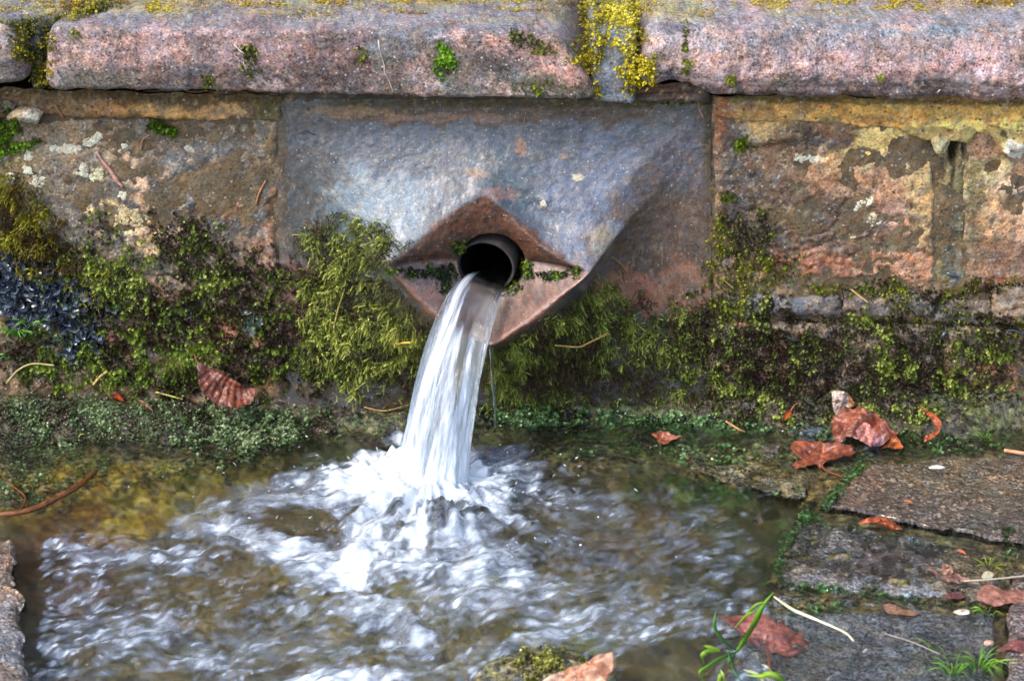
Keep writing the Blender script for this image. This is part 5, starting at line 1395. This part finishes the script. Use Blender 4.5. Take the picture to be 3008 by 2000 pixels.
BO = [(1240, 885), (1300, 912), (1400, 950), (1470, 1000), (1530, 1040), (1602, 1052), (1600, 1110), (1570, 1150), (1500, 1174), (1400, 1167), (1330, 1135), (1280, 1085), (1250, 1020), (1238, 950)]
BB = [(1240, 960), (1247, 1005), (1262, 1050), (1290, 1092), (1328, 1130), (1375, 1155), (1430, 1168), (1490, 1170), (1545, 1158), (1590, 1125)]
BV_ = []
for i_, (ex, ey) in enumerate(BB):
    f_ = .16 + .078 * i_
    mx_, my_ = 1250 + 350 * f_, 900 + 158 * f_
    BV_.append((mx_ * .4663, 650 + my_ * .4663, ex * .4663, 650 + ey * .4663))
outline_leaf('beech_leaf', z3(BO, .4663, 0, 650), wp(660, 1140, .050), (.30, -.85, .42), 'red-brown ribbed beech leaf standing against the wall left of the jet', ((130, 74, 54), (88, 46, 34)), 3, .0035, curl=.22, veins=BV_ + [(583, 1070, 742, 1143)], pale=(.42, .2, -.2, (186, 150, 140)),
             stalk=[wp(580, 1066, .046), wp(574, 1050, .044), wp(572, 1040, .040)])
outline_leaf('leaf', z3([(556, 190), (620, 182), (700, 185), (745, 215), (800, 290), (835, 360), (720, 420), (610, 470), (585, 420), (566, 300)]), wp(2470, 1200, .048), (-.15, -1, .25), 'pale upright leaf standing behind the big crumpled leaf', ((206, 186, 176), (176, 150, 132)), 9, .003, pale=(.5, -1.4, 0, (140, 96, 56)))
outline_leaf('plane_leaf', z3([(590, 440), (720, 352), (800, 372), (880, 350), (920, 395), (1000, 440), (1090, 418), (1112, 460), (1180, 520), (1260, 590), (1345, 640), (1290, 700), (1180, 780), (1040, 830), (980, 822), (880, 772), (800, 722), (700, 708), (650, 730), (622, 795), (590, 740), (560, 650), (552, 530)]),
             gp(2535, 1300, .014), (-.12, -.62, .78), 'big crumpled brown leaf leaning on the wall at the slab\'s back edge', ((150, 88, 66), (108, 60, 46)), 4, .0075, veins=[(2572, 1230, 2445, 1232), (2572, 1230, 2480, 1190), (2572, 1230, 2490, 1300), (2572, 1230, 2560, 1305), (2572, 1230, 2630, 1262)], pale=(.35, -.5, .8, (176, 138, 150)),
             stalk=[wp(2576, 1228, .075), wp(2600, 1236, .080), wp(2622, 1262, .085)])
outline_leaf('leaf_fragment', z3([(930, 540), (990, 560), (1045, 650), (1036, 740), (1020, 832), (940, 790), (870, 750), (835, 660), (890, 590)]), gp(2535, 1308, .022), (-.05, -.68, .72), 'pinkish leaf point lying over the big crumpled leaf', ((186, 122, 108), (160, 98, 84)), 8, .002, veins=[(2545, 1245, 2556, 1305)])
outline_leaf('curled_leaf', z3([(1110, 862), (1200, 790), (1262, 705), (1300, 712), (1345, 770), (1374, 840), (1356, 862), (1280, 850), (1200, 838)]), gp(2620, 1312, .014), (.1, -.8, .6), 'orange rolled leaf at the foot of the big crumpled leaf', ((206, 116, 60), (150, 80, 42)), 10, .003, curl=.35)
outline_leaf('plane_leaf', z3([(95, 790), (140, 742), (280, 752), (420, 762), (560, 792), (700, 812), (790, 790), (835, 860), (790, 930), (640, 970), (500, 992), (430, 1010), (300, 1052), (150, 1045), (105, 1000), (225, 950), (110, 880)]),
             gp(2415, 1345, .008), (.03, -.16, 1), 'flat wet red-brown leaf lying at the water\'s edge beside the slab', ((150, 84, 58), (100, 54, 40)), 7, .004, veins=[(2410, 1356, 2330, 1310), (2410, 1356, 2350, 1350), (2410, 1356, 2490, 1312), (2410, 1356, 2420, 1300)],
             stalk=[gp(2410, 1356, .010), gp(2425, 1380, .008), gp(2475, 1400, .010)])
outline_leaf('strip_leaf', z3([(1690, 1156), (1750, 1196), (1800, 1212), (1840, 1262), (1828, 1322), (1800, 1292), (1768, 1238), (1728, 1198)], .4663, 1908, 650), gp(2740, 1240, .030), (-.2, -.7, .7), 'long curved orange leaf strip against the wall at right', ((190, 96, 50), (136, 66, 40)), 11, .002, curl=.2)
outline_leaf('strip_leaf', z3([(1832, 1300), (1826, 1332), (1782, 1362), (1728, 1390), (1734, 1350), (1788, 1324)], .4663, 1908, 650), gp(2740, 1285, .020), (-.1, -.6, .8), 'lower half of a torn orange leaf curling towards the slab', ((190, 100, 56), (140, 70, 42)), 12, .002, curl=.2)
blade_leaf('curled_leaf', gp(2322, 1208, .042), gp(2298, 1240, .034), (-.2, -.8, .5), .007, 'tiny orange curled leaf in the moss left of the leaf cluster', curl=.4, cols=((200, 96, 30), (150, 70, 26)), seed=13, n=26, m=10, stalk=.9)
outline_leaf('curled_leaf', z3([(12, 1345), (60, 1320), (112, 1325), (150, 1350), (208, 1360), (150, 1380), (112, 1402), (60, 1400), (38, 1370)], .4663, 1908, 650), gp(1955, 1285, .006), (0, -.25, 1), 'small brown leaf floating near the wall right of the jet', ((170, 96, 66), (120, 66, 46)), 14, .002, curl=.15, veins=[(1915, 1283, 2003, 1285)])
outline_leaf('curled_leaf', z3([(1592, 412), (1640, 388), (1680, 376), (1742, 390), (1792, 430), (1800, 446), (1750, 446), (1700, 424), (1660, 416), (1612, 424)], .636, 1508, 1270), gp(2590, 1535, .012), (0, -.75, .66), 'shiny orange-brown leaf arched over the joint between slabs', ((176, 92, 54), (120, 58, 34)), 15, .003, curl=-.35)
outline_leaf('plane_leaf', z3([(545, 600), (700, 530), (820, 480), (960, 530), (1080, 540), (1200, 560), (1300, 650), (1345, 680), (1420, 590), (1475, 680), (1640, 700), (1722, 705), (1700, 770), (1800, 860), (1730, 960), (1600, 1020), (1480, 1050), (1350, 1010), (1210, 1020), (1130, 960), (1040, 900), (940, 840), (860, 770), (700, 700)], .212, 2000, 1700),
             gp(2250, 1865, .003), (0, -.03, 1), 'soaked brown lobed leaf under the film of water on the lower slab', ((150, 92, 78), (104, 64, 56)), 21, .004, veins=[(2256, 1912, 2160, 1830), (2256, 1912, 2240, 1850), (2256, 1912, 2350, 1850), (2256, 1912, 2370, 1890)],
             stalk=[gp(2256, 1912, .006), gp(2260, 1950, .006), gp(2272, 1985, .006)])
outline_leaf('leaf', z3([(1902, 642), (1960, 650), (2040, 650), (2100, 685), (2120, 706), (2050, 702), (1990, 672), (1930, 658)], .636, 1508, 1270), gp(2790, 1695, .010), (0, -.15, 1), 'brown leaf with an upturned point on the middle slab', ((150, 110, 90), (112, 80, 66)), 17, .003, curl=.1)
outline_leaf('leaf', z3([(1982, 602), (2022, 612), (2032, 645), (2010, 665), (1978, 652)], .636, 1508, 1270), gp(2775, 1680, .020), (-.3, -.9, .3), 'upright torn flap beside the brown leaf on the middle slab', ((160, 118, 96), (126, 88, 70)), 18, .001)
outline_leaf('leaf', z3([(2138, 745), (2180, 703), (2270, 715), (2340, 725), (2420, 760), (2420, 800), (2300, 785), (2220, 792), (2150, 772)], .636, 1508, 1270), gp(2950, 1745, .013), (0, -.06, 1), 'flat dull orange leaf at the right edge on the reddish slab', ((158, 108, 88), (130, 84, 70)), 19, .002)
outline_leaf('leaf', z3([(1985, 752), (2020, 740), (2080, 742), (2095, 756), (2060, 768), (2010, 765)], .636, 1508, 1270), gp(2800, 1750, .004), (0, -.05, 1), 'small dark red leaf between the middle slab and the dull orange leaf', ((112, 66, 60), (84, 48, 46)), 20, .001)
outline_leaf('leaf', z3([(1700, 800), (1740, 790), (1800, 815), (1880, 830), (1850, 848), (1790, 845), (1730, 830)], .636, 1508, 1270), gp(2640, 1795, .003), (0, -.05, 1), 'submerged tan leaf on the lower slab near the straw', ((140, 104, 80), (108, 80, 60)), 23, .001)
outline_leaf('leaf', z3([(2228, 1002), (2300, 972), (2390, 955), (2430, 1000), (2330, 1014)], .636, 1508, 1270), gp(2990, 1900, .014), (0, -.06, 1), 'red-brown leaf cut by the right edge near the bottom corner', ((136, 78, 70), (104, 58, 52)), 24, .002)
outline_leaf('curled_leaf', [(1570, 2030), (1600, 1996), (1640, 1976), (1700, 1954), (1770, 1922), (1797, 1914), (1803, 1938), (1788, 1976), (1772, 2010), (1740, 2040), (1650, 2050)], gp(1690, 2000, .022), (-.25, -.6, .8), 'large pale brown folded leaf rising from the bottom edge', ((196, 150, 124), (160, 100, 66)), 25, .004, veins=[(1580, 2030, 1790, 1925)], pale=(.3, .5, .5, (206, 176, 156)))
blade_leaf('leaf_fragment', gp(2655, 1470, .015), gp(2680, 1478, .015), (0, 0, 1), .004, 'orange leaf crumb on the upper slab', curl=.1, cols=((210, 110, 60), (190, 96, 50)), seed=26, n=14, m=6, stalk=0, rib=.004)
blade_leaf('leaf_fragment', gp(2812, 1616, .014), gp(2838, 1628, .014), (0, 0, 1), .004, 'bright orange leaf crumb on the middle slab', curl=.1, cols=((220, 110, 60), (200, 96, 50)), seed=27, n=14, m=6, stalk=0, rib=.004)
blade_leaf('leaf_fragment', wp(56, 16, -.13), wp(92, 14, -.13), (0, -.3, 1), .012, 'dark brown leaf scrap on the coping top at the left corner', curl=.4, cols=((92, 56, 40), (70, 44, 34)), seed=28, n=20, m=8, stalk=0, rib=.01)

# ================================================================ stems, twig, roots
def stem(name, pts, rad, colr, label, cat, mat=None, n=24, sides=6, group=None, knots=0):
    pth = smooth_path(pts, n)
    rr = np.interp(np.linspace(0, 1, n), np.linspace(0, 1, len(rad)), rad) if hasattr(rad, '__len__') else np.full(n, rad)
    if knots: rr = rr * (1 + .25 * np.abs(vn(np.arange(n) * .45, np.zeros(n), knots)))
    V, F = tube(pth, rr, sides)
    nz = fbm(V[:, 0] * 300, V[:, 2] * 300 + V[:, 1] * 200, 4, 3)
    C = np.clip(lin(colr) * (1 + .5 * nz[:, None]), .003, .85)
    o = mesh_obj(name, V, F, mat or M_DRY, col=C, origin=np.array(pts[0], float))
    return tag(o, label, cat, group)


TW = thing('twig', gp(10, 1512, .008), 'curved dark brown twig in the shallow water at the left edge', 'twig')
for nm, pts, r in (('main_stem', [gp(-40, 1514, .006), gp(80, 1500, .008), (gp(180, 1455, .010)), gp(240, 1420, .011), gp(275, 1390, .009)], [.0028, .0032, .0034, .0026]),
                   ('side_stem', [gp(60, 1500, .007), gp(74, 1460, .012), gp(30, 1420, .012), gp(-20, 1370, .010)], [.0010, .0008])):
    pth = smooth_path(pts, 40); rr = np.interp(np.linspace(0, 1, 40), np.linspace(0, 1, len(r)), r) * (1 + .2 * vn(np.arange(40) * .5, np.zeros(40), 3))
    V, F = tube(pth, rr, 8); nz = fbm(V[:, 0] * 200, V[:, 1] * 200, 4, 3)
    mesh_obj(nm, V, F, M_LEAF, TW, col=np.clip(lin((112, 66, 34)) * (1 + .8 * nz[:, None]), .003, .8), origin=gp(10, 1512, .008))


def onw(*uv, lift=.002):
    out = []
    for u, v in uv:
        h = hit(u, v); out.append(h[0] + h[1] * lift if h is not None else gp(u, v, .01))
    return out


STRAW = (196, 158, 92); PALEW = (206, 196, 160)
stem('straw', onw((20, 1112), (60, 1080), (100, 1066), (166, 1066), lift=.008), .0011, (170, 158, 100), 'bent pale straw in the moss at the left edge below the liverwort', 'straw')
stem('straw', onw((276, 1122), (300, 1100), (320, 1086), lift=.006), .0016, (190, 156, 96), 'short thick straw above the orange curled leaf', 'straw')
stem('straw', onw((1617, 984), (1700, 990), (1720, 982), (1775, 964), lift=.014), .0010, (190, 150, 84), 'bent tan straw in the moss right of the diamond mouth', 'straw')
stem('straw', onw((1790, 750), (1815, 770), (1840, 798), lift=.004), .0009, (150, 118, 72), 'short straw above the moss right of the spout corner', 'straw')
stem('straw', onw((1176, 982), (1200, 978), (1215, 980), lift=.014), .0014, (206, 170, 60), 'stubby yellow straw in the hanging moss left of the jet', 'straw')
stem('straw', onw((980, 950), (1000, 900), (1015, 850), lift=.012), .0009, (168, 148, 84), 'upright straw in the hanging moss left of the spout', 'straw')
stem('straw', onw((2500, 856), (2545, 888), lift=.004), .0010, (176, 144, 84), 'straw lying on the thin ledge right of the moss patch', 'straw')
stem('straw', onw((2124, 816), (2152, 842), lift=.004), .0010, (150, 130, 80), 'straw at the lower left corner of the right-hand stone', 'straw')
stem('straw', onw((460, 1148), (500, 1156), (545, 1166), lift=.006), .0011, (176, 176, 84), 'green-yellow straw left of the beech leaf foot', 'straw')
stem('straw', onw((1070, 1190), (1130, 1198), (1200, 1200), lift=.006), .0010, (180, 140, 80), 'tan straw on the ledge beside the foot of the jet', 'straw')
stem('straw', onw((2140, 1240), (2185, 1270), lift=.008), .0014, (190, 140, 88), 'tan straw in the waterline moss right of the jet', 'straw')
stem('straw', [gp(2274, 1752, .014), gp(2330, 1790, .020), gp(2400, 1820, .018), gp(2480, 1856, .010), gp(2508, 1882, .006)], [.0010, .0017, .0011, .0010], (226, 214, 176), 'long pale grass straw lying across the lower slab', 'straw')
stem('straw', [gp(2600, 1860, .006), gp(2680, 1885, .006), gp(2760, 1920, .006)], .0006, (150, 140, 130), 'thin grey straw under the film on the lower slab', 'straw')
stem('straw', [gp(2830, 1706, .014), gp(2900, 1702, .016), gp(3020, 1690, .015)], .0010, (170, 158, 136), 'grey stalk pointing to the right edge across the slab joint', 'straw')
stem('straw', [gp(2950, 1322, .014), gp(3040, 1336, .014)], .0022, (206, 140, 104), 'pinkish twig cut by the right edge on the upper slab', 'twig')
stem('root', onw((285, 445), (300, 470), (325, 500), (340, 525), (362, 548), lift=.0015), [.0014, .0018, .0022, .0028, .0012], (190, 140, 124), 'pinkish root creeping down the left-hand stone beside the lichens', 'root', knots=4)
stem('root', onw((413, 440), (420, 410), (440, 395), lift=.0015), .0009, (150, 120, 86), 'thin curved root above the stain on the left-hand stone', 'root')
stem('root', onw((752, 600), (762, 565), (780, 530), lift=.0015), .0011, (168, 116, 76), 'brown root beside the seam left of the carved stone', 'root')
stem('root', onw((160, 305), (172, 325), (186, 345), lift=.0015), .0010, (170, 120, 80), 'tan rootlet under the left end of the coping', 'root')
stem('root', onw((2058, 270), (2052, 310), (2066, 345), lift=.0015), [.0012, .0009, .0008], (168, 126, 90), 'tan rootlet hanging below the crack in the right coping', 'root')
stem('root', onw((1545, 330), (1538, 365), (1532, 392), lift=.001), .0005, (150, 126, 96), 'fine rootlet below the middle coping stone', 'root')
stem('root', onw((1112, 120), (1116, 150), (1128, 190), (1131, 215), (1144, 240), (1155, 270), lift=.0003), [.0012, .0004, .0010, .0005, .0008], (176, 160, 146), 'white dried root down the face of the middle coping stone', 'root', knots=2)
stem('root', onw((688, 130), (705, 150), (730, 165), lift=.001), .0009, (206, 196, 184), 'short white root high on the middle coping stone', 'root')
stem('root', onw((2746, 290), (2754, 272), (2762, 262), lift=.001), .0008, (200, 180, 160), 'pale rootlet at the lower edge of the right coping', 'root')
# slugs
for i, (uvs, lb) in enumerate((([(2775, 950), (2778, 970), (2770, 985), (2765, 1000)], 'grey slug stretched upright below the right-hand joint'),
                               ([(2955, 972), (2980, 972), (3006, 985)], 'dark slug crossing the right edge below the ledge'),
                               ([(2310, 985), (2325, 994), (2340, 1000)], 'small striped slug on a bare red patch in the right-hand moss'),
                               ([(2778, 800), (2795, 806), (2814, 811)], 'thin dark slug at the foot of the right-hand mortar joint'),
                               ([(522, 928), (545, 923), (572, 936)], 'slim grey slug below the pale liverwort buds'),
                               ([(874, 394), (895, 385), (926, 396)], 'very thin slug near the top left of the carved stone'))):
    P_ = onw(*uvs, lift=.0015)
    stem('slug', P_, [.0006, .0020, .0022, .0018, .0005] if i < 5 else [.0004, .0010, .0005], (58, 62, 72), lb, 'slug', M_SLUG, n=20, sides=8, group='slugs on the wall')

# ================================================================ grass
def blade_strip(pts, w, V, F, C, colr, fold=.3, n=18, tip=.08, base_w=.5):
    p = smooth_path(pts, n); T = np.gradient(p, axis=0); T /= np.linalg.norm(T, axis=1)[:, None]
    view = np.tile([.1, -.8, .6], (n, 1)); S = np.cross(T, view); S /= np.linalg.norm(S, axis=1)[:, None]
    S = S + np.array([.15, .1, .25]); S -= T * (S * T).sum(1)[:, None]; S /= np.linalg.norm(S, axis=1)[:, None]
    Nn = np.cross(S, T); s = np.linspace(0, 1, n)
    ww = w * .33 * np.minimum(base_w + s * 2.5, 1) * np.clip((1 - s) / .35, tip, 1) ** .8
    off = sum(len(v) for v in V)
    rows = np.stack([p - S * ww[:, None] + Nn * (ww * fold)[:, None], p, p + S * ww[:, None] + Nn * (ww * fold)[:, None], p - Nn * .0003], 1)
    V.append(rows.reshape(-1, 3)); F.append(grid_faces(n, 4, wrap=True) + off)
    c = lin(colr)[None] * (1 + .2 * (s[:, None] - .5)); C.append(np.repeat(c, 4, 0))


def grass_thing(name, origin, blades, label, cat='grass plant', kind=None, fold=.3):
    t = thing(name, origin, label, cat)
    for (pts, w, colr) in blades:
        V, F, C = [], [], []
        blade_strip(pts, w, V, F, C, colr, fold)
        mesh_obj('blade', V[0], F[0], M_GRASS, t, col=np.clip(C[0], .003, .85), origin=origin)
    return t


G1, G2, G3 = (120, 170, 50), (150, 186, 60), (90, 140, 70)
o_ = gp(2168, 1905, .012)
grass_thing('grass_plant', o_, [
    ([gp(2165, 1912, .012), gp(2190, 1870, .030), gp(2215, 1830, .055), gp(2240, 1780, .075), gp(2272, 1738, .085)], .0085, G1),
    ([gp(2240, 1768, .080), gp(2215, 1780, .072), gp(2185, 1815, .05), gp(2155, 1845, .03)], .0042, G2),
    ([gp(2238, 1785, .070), gp(2200, 1802, .06), gp(2170, 1830, .04)], .0036, G2),
    ([gp(2162, 1908, .012), gp(2125, 1880, .03), gp(2100, 1845, .045), gp(2100, 1815, .055), gp(2104, 1790, .06)], .0052, G3),
    ([gp(2168, 1912, .012), gp(2120, 1930, .025), gp(2080, 1955, .03), gp(2055, 1975, .028), (gp(2072, 2010, .01))], .0050, G1),
    ([gp(2110, 1912, .030), gp(2080, 1912, .036), gp(2064, 1924, .034), gp(2068, 1950, .015)], .0070, G2),
    ([gp(2115, 1912, .03), gp(2090, 1902, .035), gp(2066, 1895, .038)], .0060, G2),
    ([gp(2160, 1915, .012), gp(2150, 1945, .02), gp(2160, 1975, .02), gp(2185, 2010, .01)], .0042, (80, 130, 80)),
    ([gp(2140, 1912, .02), gp(2144, 1935, .02), gp(2138, 1950, .015)], .006, G3)],
    'bright green grass shoot with pale straw, standing at the slab\'s edge')
grass_thing('grass_plant', gp(2250, 2000, .010), [
    ([gp(2310, 2020, .01), gp(2290, 1990, .03), gp(2260, 1978, .035), gp(2235, 1985, .03), gp(2190, 1982, .028)], .0085, G2),
    ([gp(2250, 2010, .01), gp(2225, 1980, .02), gp(2184, 1966, .024)], .0045, (216, 220, 170)),
    ([gp(2110, 2015, .01), gp(2116, 1985, .02), gp(2122, 1975, .02)], .007, G2),
    ([gp(2130, 2015, .01), gp(2126, 1985, .025), gp(2116, 1965, .03)], .0045, (186, 196, 110)),
    ([gp(2270, 1980, .01), gp(2256, 1960, .02), (gp(2236, 1950, .02))], .003, (216, 206, 170))], 'yellow-green grass blades cut by the bottom edge')


def tuft(u, v, h, n, spread, length, label, seed, colr=G1, w=.0016):
    g = np.random.default_rng(seed); o = hit(u, v); o = o[0] if o is not None else gp(u, v, h)
    bl = []
    for _ in range(n):
        a = g.uniform(0, 2 * np.pi); d = np.array([math.cos(a), math.sin(a) * .7 - .2, 0]); l = length * g.uniform(.5, 1.2)
        b = o + d * spread * g.uniform(0, .4)
        bl.append(([b, b + d * l * .4 + np.array([0, 0, l * .5]), b + d * l + np.array([0, 0, l * g.uniform(.2, .8)])], w * g.uniform(.7, 1.3), tuple(np.clip(np.array(colr) * g.uniform(.75, 1.2), 0, 255))))
    grass_thing('grass_tuft', o, bl, label, 'grass tuft')


tuft(2870, 1965, .012, 30, .03, .026, 'soft green grass tuft on the slab joint at the bottom right', 1)
tuft(2800, 1980, .012, 14, .02, .022, 'smaller green tuft left of the soft tuft at the bottom right', 2)
tuft(2905, 1670, .012, 14, .015, .018, 'yellow-green tuft in the joint above the dull orange leaf', 3, (150, 160, 50))
tuft(2900, 1805, .012, 7, .01, .015, 'small star tuft below the dull orange leaf', 4)
tuft(2745, 1912, .008, 5, .008, .018, 'few thin green blades at the end of the grey straw', 5)
tuft(50, 985, .02, 26, .02, .022, 'fresh green tuft in the moss at the left edge', 6, (110, 170, 60), .0022)
tuft(95, 960, .02, 16, .02, .018, 'light green tuft above the bent straw', 7, (130, 180, 70), .0022)
tuft(40, 1060, .02, 9, .015, .018, 'sparse green shoots under the fresh tuft at the left edge', 8, (120, 180, 90), .0022)
tuft(328, 910, .02, 8, .01, .014, 'tiny green tuft on the dark liverwort', 9, (110, 160, 70), .0014)
tuft(1985, 1125, .02, 8, .008, .013, 'small star of green needles in the moss right of the jet', 10, (120, 170, 60), .0014)
tuft(2890, 1290, .02, 9, .01, .014, 'little grass tuft at the wall foot near the right edge', 11, (130, 180, 50), .0014)
tuft(225, 1290, .004, 4, .01, .016, 'yellow-green shoots standing in the shallow water at left', 12, (150, 170, 50), .0018)

# ---------------------------------------------------------------- chips and small stones
rock('shell_chip', gp(2750, 1372, .016), .0085, 31, (232, 228, 220), M_LICHEN, 'white chip of stone on the upper slab', 'stone chip', flat=(1.2, .5, .3), wet=.8, n=12)
rock('shell_chip', gp(2828, 1798, .006), .0080, 32, (222, 206, 180), M_LICHEN, 'cream chip of stone on the lower slab below the dark red leaf', 'stone chip', flat=(1.2, .6, .3), wet=.8, n=12)
rock('pebble', gp(2902, 1690, .016), .0070, 33, (190, 176, 130), M_LICHEN, 'rounded cream pebble in the joint near the right edge', 'pebble', flat=(1, .8, .6), wet=.7, n=12)
rock('pebble', gp(2905, 1888, .012), .0050, 34, (206, 150, 116), M_LICHEN, 'small pinkish pebble near the bottom right tuft', 'pebble', flat=(1, .8, .6), wet=.7, n=12)
g4 = np.random.default_rng(9)
VV, FF, CC = [], [], []; off = 0
for k in range(420):
    u_ = g4.uniform(-40, 3040)
    if k % 3 == 0: v_ = 1190 + u_ * .035 + g4.normal(0, 22)
    elif k % 3 == 1: u_ = abs(g4.normal(0, 560)); v_ = 1180 + abs(g4.normal(60, 120))
    else: u_ = g4.uniform(1900, 3040); v_ = 1310 + g4.normal(0, 40)
    h = hit(u_, v_)
    if h is None: continue
    s = g4.uniform(.0012, .0042)
    t8 = np.array([[0, 0, 1], [1, 0, 0], [0, 1, 0], [-1, 0, 0], [0, -1, 0], [0, 0, -1]], float) * g4.uniform(.6, 1.3, (6, 1)) @ np.linalg.qr(g4.normal(size=(3, 3)))[0]
    t8[:, 2] *= .6
    V = h[0] + t8 * s; f = np.array([[0, 1, 2], [0, 2, 3], [0, 3, 4], [0, 4, 1], [5, 2, 1], [5, 3, 2], [5, 4, 3], [5, 1, 4]]) + off; off += 6
    c = lin([(96, 84, 64), (70, 60, 56), (96, 88, 76), (104, 72, 50), (60, 66, 72)][g4.integers(5)]) * g4.uniform(.6, 1.4)
    VV.append(V); FF.append(f); CC.append(np.tile([*c, .9], (6, 1)))
tag(mesh_obj('gravel', np.concatenate(VV), np.concatenate(FF), M_SLAB, col=np.concatenate(CC), smooth=True), 'wet grit and little stones strewn along the foot of the wall', None, None, 'stuff')
